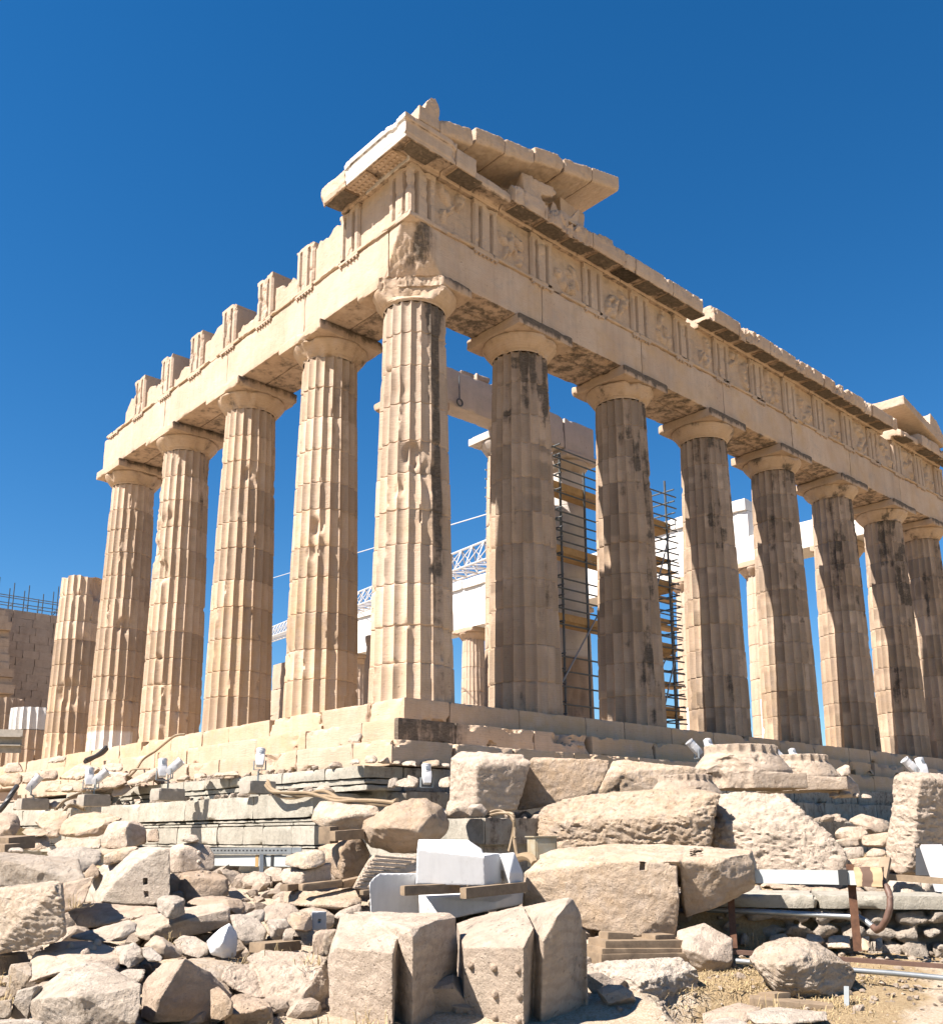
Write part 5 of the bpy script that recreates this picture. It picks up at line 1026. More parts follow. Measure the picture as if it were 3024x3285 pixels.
# ---- rubble on the foundation ledge at far left
LEDGE = [
    ('rounded stone at the far left on the marble steps', 1, 30, .8, [(18, 290), (60, 228, .2), (150, 218, .3), (175, 290, .2), (60, 306)], 'c'),
    ('broad weathered stone at the left edge below the steel beam', 1, 26, .9, [(-30, 335), (40, 308, .2), (140, 305, .4), (165, 330, .4), (150, 392), (20, 402)], 't'),
    ('square rubble stone in front of the lowest broken step', 1, 27, .8, [(160, 380), (165, 305, .3), (290, 298, .4), (300, 370)], 'c'),
    ('tan stone with a shaded side on the ledge', 1, 26, .8, [(285, 345, 0), (340, 286, .2), (420, 278, .4), (432, 345, .3), (310, 358)], 't'),
    ('large slanting slab among the ledge rubble', 1, 26, 1., [(430, 345, 0), (520, 280, .3), (600, 232, .5), (735, 258, .6), (745, 290, .4), (590, 348, 0)], 'c'),
    ('rounded block on the ledge right of the slanting slab', 1, 26.5, .8, [(745, 285), (752, 240, .2), (800, 228, .3), (912, 230, .4), (918, 282, .2), (800, 295)], 'c'),
    ('small stepped stone under the slanting slab', 1, 25, .7, [(328, 442), (335, 360, .2), (455, 358, .3), (462, 405, .2), (440, 445)], 'c'),
    ('pale stone under the twin floodlight', 1, 24.5, .8, [(445, 440), (450, 385, .2), (590, 365, .3), (642, 382, .3), (640, 442)], 'c'),
    ('brown stone right of the twin floodlight', 1, 24, .8, [(765, 415), (770, 345, .2), (870, 310, .3), (932, 330, .4), (940, 370, .2), (850, 420)], 't'),
    ('long slab rising to the right among the ledge rubble', 1, 23.5, .9, [(938, 385, 0), (945, 360, .2), (1168, 258, .7), (1180, 345, .5), (1065, 372, .1), (960, 395)], 'c'),
    ('thin slab behind the brown stone on the ledge', 1, 26, .8, [(785, 320), (790, 292, .2), (940, 298, .3), (985, 310, .3), (880, 345)], 'c'),
    ('small white stone on the limestone ledge', 1, 22, .5, [(342, 560), (362, 520, .1), (402, 503, .2), (445, 545, .1), (440, 562)], 'p'),
    ('grey-brown stone on the limestone ledge behind the floodlight base', 1, 23, .6, [(510, 540), (515, 495, .1), (620, 458, .3), (640, 520, .2), (540, 550)], 'g'),
    ('rough grey block left of the ledge rubble, stained', 1, 23, .7, [(98, 580), (102, 508, .2), (190, 500, .3), (195, 560, .1)], 'g'),
    ('white stone by the foot of the single floodlight', 1, 22.5, .5, [(455, 440), (460, 405, .1), (540, 398, .2), (545, 440)], 'p'),
    ('low flat stone on the grooved course, right of the floodlights', 1, 21.5, .5, [(1300, 365), (1330, 330, .2), (1400, 312, .3), (1408, 340, .2), (1350, 362)], 'c'),
    ('second low stone on the grooved course', 1, 21.5, .5, [(1430, 340), (1440, 310, .2), (1520, 300, .3), (1540, 335, .1)], 'c'),
    ('long low stone on the grooved course under the lowest step', 1, 21, .5, [(1560, 335), (1600, 305, .2), (1760, 285, .4), (1780, 315, .2)], 'c'),
    ('broken chunk leaning at the end of the top marble step', 1, 31, .7, [(340, 230), (390, 190, .2), (450, 175, .3), (500, 180, .3), (470, 215, .1)], 'p'),
    ('block behind the twin floodlight on the ledge', 1, 25, .8, [(640, 430), (650, 380, .2), (760, 360, .3), (770, 420)], 'c'),
    ('dark rough stone right of the floodlight base, in shade', 1, 22.3, .5, [(755, 530), (765, 470, .2), (820, 462, .3), (815, 500, .2), (790, 530)], 'g'),
    ('tan rough stone closing the left end of the grooved course', 1, 24, .8, [(825, 475), (850, 405, .2), (950, 385, .4), (1000, 400, .3), (900, 470, 0)], 'c'),
]
for (lab, Z, w, t, pts, mt) in LEDGE: Fg(lab, Z, w, t, pts, mt, px=2.0, amp=.022, f=2.2)
for (lab, pts, w, mt) in [
    ('cream stone left of the two chips on the black foundation top', [(975, 580), (985, 550, .1), (1040, 540, .2), (1050, 575)], 17.5, 'p'),
    ('grey chip standing on the corner of the black foundation top', [(1085, 570), (1095, 525, .1), (1150, 520, .2), (1182, 550, .2), (1160, 575)], 17.6, 'p'),
    ('triangular chip on the black foundation top', [(1175, 572), (1255, 528, .1), (1275, 578, .2)], 17.8, 'c'),
    ('flat chip on the black foundation top, right of the triangular one', [(1272, 582), (1310, 560, .1), (1358, 560, .2), (1340, 585)], 18, 'p'),
    ('small block chip behind the single floodlight on the black top', [(1340, 590), (1380, 562, .1), (1465, 562, .2), (1470, 590)], 18.2, 'p'),
    ('flat stone just above the single floodlight', [(1495, 600), (1500, 565, .1), (1640, 552, .3), (1640, 598)], 18.5, 'c'),
    ('pale chips behind the floodlight at the squared block', [(1640, 600), (1650, 575, .1), (1718, 575, .2), (1718, 605)], 18.6, 'p'),
    ('tan stone left of the single floodlight', [(1258, 755), (1270, 700, .1), (1320, 682, .2), (1330, 720, .1), (1300, 755)], 17.2, 'g'),
    ('white chunky stone left of the single floodlight', [(1295, 750, 0), (1320, 710, .1), (1400, 680, .2), (1480, 720, .2), (1470, 755)], 17, 'p'),
    ('upright white chip beside the single floodlight', [(1400, 720), (1405, 655, .1), (1480, 690, .2), (1480, 740)], 17.3, 'p'),
    ('loose stones right of the single floodlight', [(1630, 755), (1645, 690, .1), (1720, 670, .2), (1720, 755)], 17.3, 'c'),
    ('corner boulder set in the lowest step near the crust', [(950, 425), (980, 370, .1), (1060, 345, .2), (1075, 385, .2), (1040, 420)], 19.4, 'c')]:
    Fg(lab, 2, w, .4, pts, mt, px=2.0, amp=.022, f=2.4)
for (lab, pts, w, mt) in [
    ('low pale stone on the dark foundation under the capitals', [(1025, 690), (1040, 655, .1), (1095, 660, .2), (1110, 690)], 20, 'p'),
    ('white stone at the foot of the weathered block on the foundation', [(1090, 680), (1100, 650, .1), (1180, 648, .2), (1198, 680)], 20, 'p'),
    ('small white stone between two others on the dark foundation', [(1195, 690), (1205, 662, .1), (1240, 665, .1), (1250, 692)], 20, 'p'),
    ('rightmost small stone on the dark foundation', [(1250, 698), (1270, 668, .1), (1340, 680, .2), (1345, 700)], 20, 'p'),
    ('pale layered stone on the low wall behind the duct', [(862, 455, 0), (890, 395, .2), (1080, 395, .3), (1105, 465, .1), (960, 468)], 13.0, 'p'),
    ('tan boulder on the low wall behind the rusty post', [(1083, 440, 0), (1110, 345, .2), (1240, 320, .3), (1370, 425, .3), (1350, 462, 0), (1100, 465), (1180, 380, -.05)], 12.8, 'c'),
    ('concave white stone below the long slab end', [(335, 442), (420, 400, .2), (470, 330, .3), (520, 300, .4), (568, 375, .4), (560, 425, .2), (430, 445)], 12.9, 'p'),
    ('long low slab behind the white duct', [(515, 300, .2), (700, 290, .4), (1120, 305, .6), (1130, 345, .4), (1000, 378, 0), (760, 360, 0), (540, 320)], 13.6, 'c'),
    ('porous white boulder at the right under the leaning board', [(1425, 460, 0), (1440, 300, .2), (1500, 250, .3), (1600, 255, .4), (1700, 290, .3), (1712, 440, .1), (1650, 485, -.05), (1480, 480), (1580, 380, -.15)], 12.6, 'p'),
    ('second porous boulder behind the first at the right edge', [(1650, 300, .2), (1760, 290, .3), (1815, 340, .4), (1810, 440, .3), (1720, 465, .0), (1700, 380, -.05)], 12.9, 'p'),
    ('grey stone between the tan boulder and the hose', [(1255, 310), (1340, 300, .2), (1430, 350, .2), (1440, 430, .1), (1370, 420)], 13.2, 'g')]:
    Z = 4 if w == 20 else 8
    Fg(lab, Z, w, .5, pts, mt, px=2.1, amp=.03, kind='pitted' if 'porous' in lab else 'stone')
R('dark weathered brick-like block on the low wall', 8, 12.9, .4, [(625, 455), (628, 372, .1), (680, 360, .2), (860, 362, .4), (890, 385, .4), (880, 425, .3), (770, 455, 0), (760, 395, 0)], 'o', attrs={'stain': .25})

# ---- a scatter of chips nobody could count
def chips():
    rs = np.random.RandomState(77); V = []; F = []; n = 0; bm = bmesh.new(); bmesh.ops.create_icosphere(bm, subdivisions=2, radius=1); b = np.array([list(v.co) for v in bm.verts]); bf = [[v.index for v in f.verts] for f in bm.faces]; bm.free()
    mb = MB()
    def put(p, s):
        P = b*np.array([s*rs.uniform(.7, 1.5), s*rs.uniform(.7, 1.4), s*rs.uniform(.45, .9)]); k = rs.normal(size=(7, 3)); k /= np.linalg.norm(k, axis=1)[:, None]
        for d in k:
            m_ = s*rs.uniform(.25, .7); e = np.clip(P@d-m_, 0, None); P = P-e[:, None]*d
        a = rs.uniform(0, 6.3); P = P@np.array([[math.cos(a), math.sin(a), 0], [-math.sin(a), math.cos(a), 0], [0, 0, 1]])
        mb.add(P+p+np.array([0, 0, s*.25]), bf, tint=rs.uniform(-.7, .3), stain=rs.choice([0, .2, .35]))
    for k in range(2600):
        l, h = rs.uniform(-7, 1.5), rs.uniform(6.5, 17.5)
        if abs(l) > h*.55 or (l > -1.6 and h < 9.3): continue
        p = wpt(l, h); put(np.array([p[0], p[1], gz(np.array([l]), np.array([h]))[0]]), rs.choice([.03, .05, .08, .13, .2, .29], p=[.25, .27, .2, .14, .09, .05]))
    for k in range(500):
        l, h = rs.uniform(1.5, 7), rs.uniform(12.9, 16.5); p = wpt(l, h); put(np.array([p[0], p[1], gz(np.array([l]), np.array([h]))[0]]), rs.choice([.03, .06, .10, .16], p=[.4, .3, .2, .1]))
    for k in range(1500):
        l, h = rs.uniform(1.6, 6), rs.uniform(7, 12.6); p = wpt(l, h); put(np.array([p[0], p[1], gz(np.array([l]), np.array([h]))[0]]), rs.choice([.012, .02, .035, .06], p=[.4, .35, .2, .05]))
    for k in range(260):          # on the south ledges
        y = rs.uniform(-1, 16); put(np.array([rs.choice([-2.35, -1.7])+rs.uniform(-.25, .2), y, 0])+np.array([0, 0, 0]), .0001) if False else None
    for k in range(240):
        y = rs.uniform(-.5, 14); top = rs.rand() < .5; put(np.array([rs.uniform(-2.6, -2.1) if not top else rs.uniform(-1.95, -1.5), y, -2.09 if not top else -1.60]), rs.choice([.04, .07, .12, .18], p=[.4, .3, .2, .1]))
    for k in range(160):
        x = rs.uniform(-2, 14); put(np.array([x, rs.uniform(-4.6, -2.6), -2.62]), rs.choice([.04, .07, .12, .2], p=[.4, .3, .2, .1]))
    o = mb.build('rubble', CREAM, None, False); tag(o, kind='stuff')
chips()
# dry straw tufts
def grass():
    rs = np.random.RandomState(5); mb = MB()
    def tuft(c, n, L, spread, lie=.5):
        for _ in range(n):
            a = rs.uniform(0, 6.3); d = np.array([math.cos(a), math.sin(a), 0]); l = L*rs.uniform(.4, 1.2); e = rs.uniform(0, 1)**lie
            p0 = c+np.append(rs.normal(0, spread, 2), 0); p1 = p0+d*l*.5*e+np.array([0, 0, l*.5*(1.15-e)]); p2 = p0+d*l*e+np.array([0, 0, l*(.9-e)*.8]); w = np.array([-d[1], d[0], 0])*.0035
            mb.add([p0-w, p0+w, p1+w, p1-w, p2], [(0, 1, 2, 3), (3, 2, 4)])
    for k in range(1250):
        h = rs.uniform(7.8, 12.7); l = rs.uniform(2.0, 2.9+(h-8)*.5)
        if fbm(np.array([[l*1.3, h*1.3, 0]]), 3)[0] < -.05: continue
        p = wpt(l, h); tuft(np.array([p[0], p[1], gz(np.array([l]), np.array([h]))[0]-.01]), 16, .12, .10, .30)
    for (Z, u, v, w) in [(5, 15, 1130, 8.4), (5, 30, 1000, 8.8), (5, 570, 440, 11.3), (5, 1235, 720, 10.2), (6, 170, 850, 9.9), (6, 460, 800, 9.8), (6, 690, 850, 9.2), (6, 800, 1340, 8), (6, 420, 1330, 8.0), (8, 500, 1060, 9.6), (8, 480, 700, 12), (8, 1300, 740, 11.8), (8, 860, 1200, 8.4), (8, 620, 1150, 8.6), (8, 1250, 1250, 8.4), (6, 1100, 1300, 8.2)]:
        tuft(at(Z, u, v, w)-np.array([0, 0, .08]), 30, .26, .07, .9)
    o = mb.build('dry_grass', plain_mat('straw', (.50, .38, .20), .9, 0, .35, 12.), None, False); tag(o, kind='stuff')
grass()

# ================================================================== low rubble wall with a capping ledge, right
lw = empty('low_stone_wall', at(8, 1000, 780, 12.2)); tag(lw, 'low wall of rough field stones under a flat grey stone ledge, in shade', 'wall')
def low_wall():
    rs = np.random.RandomState(12); mb = MB()
    A = at(8, 60, 560, 12.6); Bp = at(8, 1900, 610, 11.9); d = Bp-A; d[2] = 0; L = np.linalg.norm(d); d /= L; nrm = np.array([d[1], -d[0], 0])
    z0 = -4.42; ztop = -3.80
    bm = bmesh.new(); z = z0
    for hgt in (.24, .19, .20):
        x = -.1
        while x < L+.6:
            w = rs.uniform(.18, .42); h2 = hgt*rs.uniform(.85, 1.05); c = A+d*(x+w/2)+np.array([0, 0, 0]); c[2] = z+hgt/2; c = c-nrm*rs.uniform(-.05, .05)
            pts = []
            for k in range(14):
                q = rs.normal(size=3); q /= np.linalg.norm(q); q = np.sign(q)*np.abs(q)**.55; pts.append(c+d*q[0]*w*.49-nrm*q[1]*.16+np.array([0, 0, q[2]*h2*.49]))
            vs = [bm.verts.new(p) for p in pts]; g = bmesh.ops.convex_hull(bm, input=vs); bmesh.ops.delete(bm, geom=[e for e in g['geom_interior'] if isinstance(e, bmesh.types.BMVert)], context='VERTS'); x += w*.97
        z += hgt
    me = roughen(remesh_bm(bm, .028), 3, .03, 4); mesh_obj('stonework', me, GREYM, lw, True)
    fq = -nrm if np.dot(-nrm, FH) > 0 else nrm; mb.bar(A+fq*.42+np.array([0, 0, z0-A[2]+.3]), Bp+fq*.42+np.array([0, 0, z0-Bp[2]+.3]), .22, .31); mb.build('wall_core', GREYM, lw)
    mb = MB(); x = -.2; k = 0
    fw = -nrm if np.dot(-nrm, FH) > 0 else nrm
    while x < L+1.:
        w = rs.uniform(1.1, 1.9); V, F = grid_box((0, 0, 0), (w-.015, 1.1, .17), .05); V = erode(V, (0, 0, 0), (w-.015, 1.1, .17), 900+k, .06, 2., .015)
        P = A+d*(x+V[:, :1])+fw*(V[:, 1:2]-.2); P[:, 2] = ztop+V[:, 2]; mb.add(P, F, tint=rs.uniform(-.15, .1), stain=.1); x += w; k += 1
    mb.build('capping_ledge', POROS, lw, True)
low_wall()
R('squared pale block ending the ledge at the right edge', 8, 11.9, .6, [(1478, 560, 0), (1482, 478, .3), (1730, 505, .1), (1860, 470, .5), (1860, 570, .4), (1735, 618, 0), (1500, 610, -.05)], 'g', amp=.02)
for (lab, pts, w) in [('tan stone at the foot of the low wall, by the rusty post', [(1020, 770), (1025, 690, .1), (1060, 675, .2), (1180, 680, .2), (1188, 770)], 11.6),
                      ('upright stone in the sun at the right foot of the low wall', [(1255, 790), (1262, 690, .1), (1320, 675, .2), (1330, 790)], 11.4),
                      ('second upright stone at the right foot of the low wall', [(1360, 790), (1365, 700, .1), (1410, 690, .2), (1420, 790)], 11.5),
                      ('pale lump at the left foot of the low wall', [(570, 720), (600, 675, .1), (720, 660, .2), (745, 690, .2), (720, 740)], 11.9),
                      ('pointed stone by the left rusty post', [(385, 740), (395, 665, .1), (430, 652, .1), (448, 690, .1), (440, 745)], 12.0),
                      ('yellowish stone right of the pale lump', [(855, 715), (870, 665, .1), (960, 680, .2), (1000, 720, .1), (960, 740)], 11.8)]:
    Fg(lab, 8, w, .3, pts, 'c', amp=.02)

# ================================================================== cable ducts, posts, pipes
def duct_right():
    t = empty('cable_duct', at(8, 900, 260, 12.0)); tag(t, 'white rectangular cable duct on rusty posts, its end wrapped in striped cloth', 'cable duct')
    mb = MB(); a = at(8, 470, 250, 12.0); b = at(8, 1262, 262, 11.4); mb.bar(a, b, .07, .08); mb.build('duct', CABLEW, t)
    mb = MB(); c = at(8, 1135, 258, 11.47); dd = (b-a)/np.linalg.norm(b-a); mb.bar(c-dd*.05, c+dd*.05, .076, .087); mb.build('strap', DARKM, t)
    V, F = grid_box((-.5, -.5, -.5), (.5, .5, .5), .1); V = V+.05*np.stack([fbm(V*3, 2), fbm(V*3+5, 2), fbm(V*3+9, 2)], 1)
    e = at(8, 1320, 255, 11.35); y = np.cross(dd, [0, 0, 1.]); P = e+V[:, :1]*dd*.30+V[:, 1:2]*y*.19+np.array([0, 0, 1])*V[:, 2:]*.22
    stripe = bpy.data.materials.new('striped_cloth'); stripe.use_nodes = True; q = stripe.node_tree; w = nn(q, 'ShaderNodeTexWave', wave_type='BANDS', bands_direction='X'); w.inputs['Scale'].default_value = 4.5; w.inputs['Distortion'].default_value = 1.5
    g = nn(q, 'ShaderNodeNewGeometry'); q.links.new(g.outputs['Position'], w.inputs['Vector']); rp = nn(q, 'ShaderNodeValToRGB'); rp.color_ramp.elements[0].position = .45; rp.color_ramp.elements[1].position = .55
    rp.color_ramp.elements[0].color = (.12, .075, .055, 1); rp.color_ramp.elements[1].color = (.42, .31, .185, 1); q.links.new(w.outputs['Fac'], rp.inputs[0]); q.links.new(rp.outputs[0], q.nodes['Principled BSDF'].inputs['Base Color']); q.nodes['Principled BSDF'].inputs['Roughness'].default_value = .9
    mesh_np('cloth_wrap', P, F, stripe, t, True)
    mb = MB(); mb.bar(at(8, 1178, 165, 11.55), at(8, 1235, 790, 11.25), .045, .02); mb.build('post', RUST, t)
    mb = MB(); mb.bar(at(8, 315, 300, 12.0), at(8, 345, 770, 11.6), .04, .02); mb.build('post', RUST, t)
    mb = MB(); pts = [at(8, u, v, w) for u, v, w in ((1385, 285, 11.3), (1410, 295, 11.25), (1445, 330, 11.2), (1468, 400, 11.1), (1466, 480, 11.05), (1440, 560, 11.05), (1405, 620, 11.1), (1370, 640, 11.2), (1345, 615, 11.3))]
    P2 = []
    for i in range(len(pts)-1):
        for k in range(4): P2.append(pts[i]+(pts[i+1]-pts[i])*k/4)
    mb.tube(P2+[pts[-1]], .038, 10); mb.build('hose', HOSE, t, True)
    mb = MB(); mb.tube([at(8, 1375, 285, 11.33), at(8, 1405, 292, 11.25)], .07, 10); mb.build('collar', DARKM, t, True)
duct_right()
mb = MB(); mb.tube([at(8, 150, 492, 12.35), at(8, 700, 515, 11.95), at(8, 1245, 545, 11.5), at(8, 1295, 575, 11.4), at(8, 1350, 620, 11.3)], .034, 10); tag(to_base(mb.build('grey_pipe', GALV, None, True)), 'thin grey pipe running along the ledge of the low wall', 'pipe')
mb = MB(); mb.bar(at(8, 340, 795, 10.9), at(8, 1100, 845, 10.6), .035, .022); mb.bar(at(8, 1100, 845, 10.6), at(8, 1900, 902, 10.2), .035, .022); tag(to_base(mb.build('iron_rail', HOSE, None)), 'brown flat rail lying across the dry grass', 'rail')
mb = MB(); mb.tube([at(8, 360, 860, 10.4), at(8, 1230, 930, 9.9), at(8, 1500, 950, 9.8), at(8, 1900, 988, 9.6)], .028, 10); tag(to_base(mb.build('grey_pipe', GALV, None, True)), 'grey pipe on the ground nearest the camera, behind the large boulder', 'pipe')
mb = MB(); mb.bar(at(8, 1155, 1050, 9.0), at(8, 1157, 1215, 8.85), .022); tag(to_base(mb.build('metal_stake', TUBE, None)), 'short grey metal stake at the right foot of the large boulder', 'stake')
def boards():
    mb = MB(); a = at(4, 1760, 1040, 13.3); b = at(4, 1880, 1380, 12.8); mb.bar(a, b, .14, .03); tag(to_base(mb.build('white_board', WPAINT, None)), 'white painted board leaning on the pitted upright block', 'board')
    mb = MB(); mb.bar(at(4, 1712, 1060, 13.42), at(4, 1712, 1255, 13.3), .11, .02); tag(to_base(mb.build('dark_board', DARKM, None)), 'narrow black panel standing against the pitted upright block', 'panel')
    mb = MB(); mb.bar(at(8, 1440, 120, 12.9), at(8, 1400, 330, 12.6), .06, .03); tag(to_base(mb.build('wooden_plank', WOOD, None)), 'short upright plank behind the cloth-wrapped duct end', 'plank')
    mb = MB(); mb.bar(at(8, 1450, 255, 12.9), at(8, 1900, 290, 12.5),   .06, .04); tag(to_base(mb.build('wooden_plank', WOOD, None)), 'horizontal beam under the pitted upright block', 'plank')
boards()
# duct on the left with perforated tray
def duct_left():
    t = empty('cable_duct', at(2, 150, 1290, 16.5)); tag(t, 'white duct with yellow clips below a perforated steel tray, on thin posts', 'cable duct')
    a, b = at(1, 1560, 948, 17.3), at(2, 560, 1300, 16.2); mb = MB(); mb.bar(a, b, .09, .09); mb.build('duct', CABLEW, t)
    a2, b2 = at(1, 1560, 898, 17.3), at(2, 580, 1246, 16.2); dd = (b2-a2); Ln = np.linalg.norm(dd); dd /= Ln; mb = MB(); mb.bar(a2, b2, .12, .012); sd = np.cross(dd, [0, 0, 1.]); mb.bar(a2+sd*.12+(0, 0, .05), b2+sd*.12+(0, 0, .05), .006, .05); mb.bar(a2-sd*.12+(0, 0, .05), b2-sd*.12+(0, 0, .05), .006, .05); mb.build('tray', GALV, t)
    mb = MB()
    n_ = int(Ln/.09)
    for k in range(n_):
        c = a2+dd*(.05+k*.09)+np.array([0, 0, .055]); f_ = sd if np.dot(sd, FH) < 0 else -sd; mb.box(c+f_*.127, (.018, .003, .012), rz=math.atan2(dd[1], dd[0]))
    mb.build('tray_slots', DARKM, t)
    for u in (70, 285): mb = MB(); c = a+(b-a)*((u+420)/(560+420) if False else (.62 if u == 70 else .80)); mb.bar(c-dd*.035, c+dd*.035, .098, .098); mb.build('clip', PLANKY if u == 70 else DARKM, t)
    mb = MB(); mb.bar(at(2, 320, 1255, 16.45), at(2, 318, 1500, 16.2), .03); mb.build('post', GALV, t)
    mb = MB(); mb.bar(at(1, 1570, 900, 17.3), at(1, 1575, 1120, 17.0), .03); mb.build('post', GALV, t)
duct_left()

# ================================================================== timbers
def timber(label, Za, a, Zb, b, hw, hh, mat=WOOD):
    mb = MB(); A, Bq = at(Za, *a), at(Zb, *b); d = Bq-A; L = np.linalg.norm(d); d = d/L; x = np.cross(d, [0, 0, 1.]); x /= np.linalg.norm(x); y = np.cross(x, d)
    V, F = grid_box((-hw, 0, -hh), (hw, L, hh), .025); V = erode(V, (-hw, 0, -hh), (hw, L, hh), len(label)+a[0] % 37, .008, 4, .003, .003)
    o = mb.add(A+V[:, :1]*x+V[:, 1:2]*d+V[:, 2:]*y, F).build('timber_beam', mat, None, True); tag(to_base(o), label, 'timber', 'timbers under the stone blocks')
timber('beam under the new white block, its left end showing', 6, (1362, 366, 11.35), 6, (1775, 346, 11.75), .06, .058)
timber('beam with a split round end under the right part of the white block', 7, (196, 385, 11.15), 7, (648, 338, 11.75), .06, .062)
timber('uppermost board of the timber stack under the huge slab', 7, (1185, 768, 10.75), 7, (1835, 762, 11.1), .22, .065)
timber('middle board of the timber stack under the huge slab', 7, (1158, 818, 10.65), 7, (1800, 816, 11.0), .22, .055)
timber('lowest board of the timber stack under the huge slab', 7, (1152, 862, 10.6), 7, (1800, 852, 10.95), .22, .06)
timber('pale block of wood between the huge slab and the stack, left', 7, (1232, 708, 10.85), 7, (1420, 716, 10.95), .12, .06)
timber('pale block of wood between the huge slab and the stack, right', 7, (1568, 722, 10.95), 7, (1720, 716, 11.1), .12, .05)
timber('bearer under the two stacked stones', 2, (608, 1496, 12.6), 2, (905, 1462, 12.9), .07, .045)
timber('short bearer end at the left under the two stacked stones', 2, (486, 1500, 12.7), 2, (600, 1490, 13.1), .06, .045)
timber('bearer below the angular block, running right', 2, (905, 1475, 12.9), 2, (1060, 1440, 13.2), .07, .05)
timber('bearer under the pale long rock', 2, (845, 1115, 13.6), 2, (1060, 1100, 13.9), .08, .07)
timber('grey block of wood left of the bearer under the pale rock', 2, (785, 1110, 13.9), 2, (850, 1105, 14.1), .10, .12)
timber('dark plank under the grey socketed piece', 6, (285, 790, 9.9), 6, (560, 765, 10.3), .12, .05)
timber('long plank under the large boulder, left part', 8, (575, 1130, 9.2), 8, (700, 1140, 9.0), .10, .06)
timber('lower plank under the large boulder', 8, (455, 1155, 9.0), 8, (1060, 1215, 8.8), .12, .05)
timber('board at the far left, grey and split', 1, (-40, 830, 15.2), 1, (160, 810, 15.6), .35, .10)
timber('second board at the far left below the grey one', 1, (-40, 870, 14.9), 1, (80, 860, 15.1), .3, .08)
timber('thin board wedged behind the fluted slab, left', 6, (1060, 380, 12.3), 6, (1115, 375, 12.35), .06, .03)

# ================================================================== electric cabinet and cables
def cabinet():
    t = empty('electric_cabinet', at(3, 800, 1270, 13.2)); tag(t, 'small beige electrical cabinet with rust streaks beside the dark foundation', 'cabinet')
    A = at(3, 790, 1235, 13.2); mb = MB(); rz = math.atan2(FH[1], FH[0])+A_(18); mb.box(A+FH*.22, (.15, .16, .20), rz=rz); mb.build('body', BEIGE, t)
    R_ = np.array([[math.cos(rz), -math.sin(rz), 0], [math.sin(rz), math.cos(rz), 0], [0, 0, 1]])
    mb = MB(); mb.box(A+FH*.22+R_@np.array([-.157, .0, 0]), (.006, .14, .18), rz=rz); mb.build('door', BEIGE, t)
    mb = MB(); mb.box(A+FH*.22+np.array([0, 0, .208]), (.175, .185, .008), rz=rz); mb.build('roof', BEIGE, t)
    mb = MB(); mb.tube([A+FH*.22+R_@np.array([-.16, -.10, -.03]), A+FH*.22+R_@np.array([-.178, -.10, -.03])], .02, 8); mb.build('lock', DARKM, t)
cabinet()
def cable(label, pts, r, mat=CABLE, nm='cable', n=1):
    P = np.array([at(*p) for p in pts]); out = []
    for i in range(len(P)-1):
        p0, p1, p2, p3 = P[max(i-1, 0)], P[i], P[i+1], P[min(i+2, len(P)-1)]
        for k in range(6):
            t = k/6; out.append(.5*((2*p1)+(-p0+p2)*t+(2*p0-5*p1+4*p2-p3)*t*t+(-p0+3*p1-3*p2+p3)*t**3))
    out.append(P[-1]); mb = MB()
    for k in range(n): mb.tube([q+np.array([.03*k, .012*k, .05*k*math.sin(i*.23+k)]) for i, q in enumerate(out)], r, 7)
    tag(to_base(mb.build(nm, mat, None, True)), label, 'cable')
cable('tan cables looping over the grey foundation corner and hanging down', [(3, 390, 962, 14.8), (3, 470, 945, 14.8), (3, 540, 955, 14.7), (3, 572, 1010, 14.6), (3, 565, 1100, 14.6), (3, 535, 1230, 14.5)], .022, n=2)
cable('thick pale cable hanging beside the tan ones', [(3, 520, 945, 14.75), (3, 565, 960, 14.65), (3, 578, 1050, 14.6), (3, 578, 1160, 14.5), (3, 600, 1270, 14.4)], .028)
cable('fat ribbed hose curling below the cabinet', [(3, 600, 1280, 13.6), (3, 660, 1265, 13.4), (3, 710, 1285, 13.2), (3, 730, 1320, 13.1)], .06, CABLE)
cable('bundle of tan cables running along the limestone ledge', [(2, 350, 738, 18.8), (2, 400, 785, 18.3), (2, 520, 792, 18.0), (2, 660, 795, 17.6), (2, 760, 820, 17.0), (2, 870, 855, 16.2), (2, 1000, 850, 15.6), (2, 1150, 852, 15.0), (2, 1310, 868, 14.4)], .030, n=3)
cable('cable lying over the marble steps at the left', [(1, 955, 330, 25.6), (1, 1010, 275, 26.0), (1, 1060, 200, 26.6), (1, 1150, 140, 27.4), (1, 1230, 75, 27.0), (1, 1300, 25, 26.9), (1, 1370, 15, 26.9)], .035)
cable('thin cable drooping on the lowest step at the left', [(1, 960, 300, 25.4), (1, 980, 278, 25.4), (1, 1050, 270, 25.3), (1, 1110, 272, 25.0)], .022)
cable('black cable bundle on the top marble step at far left', [(1, 630, 218, 29.5), (1, 680, 195, 29.8), (1, 740, 155, 30.2), (1, 785, 110, 30.6)], .07, DARKM, n=2)
cable('black pipe slanting down at the left edge', [(1, -20, 600, 22.0), (1, 40, 530, 22.0), (1, 90, 450, 22.2), (1, 125, 400, 22.5)], .06, DARKM)
cable('cables on the ledge below the twin floodlight', [(1, 410, 580, 20.5), (1, 460, 525, 21), (1, 520, 480, 22), (1, 600, 450, 22.5)], .03, n=2)
cable('short curl of cable on the ledge in front of the floodlight base', [(1, 470, 580, 20.5), (1, 510, 550, 20.6), (1, 570, 545, 20.8), (1, 620, 560, 20.8)], .03, n=2)
mb = MB(); mb.bar(at(1, -60, 95, 21.5), at(1, 165, 98, 21.5), .10, .012); mb.bar(at(1, -60, 30, 21.5), at(1, 167, 33, 21.5), .10, .012); c = at(1, 50, 64, 21.55); mb.bar(at(1, -60, 63, 21.55), at(1, 163, 66, 21.55), .012, .26)
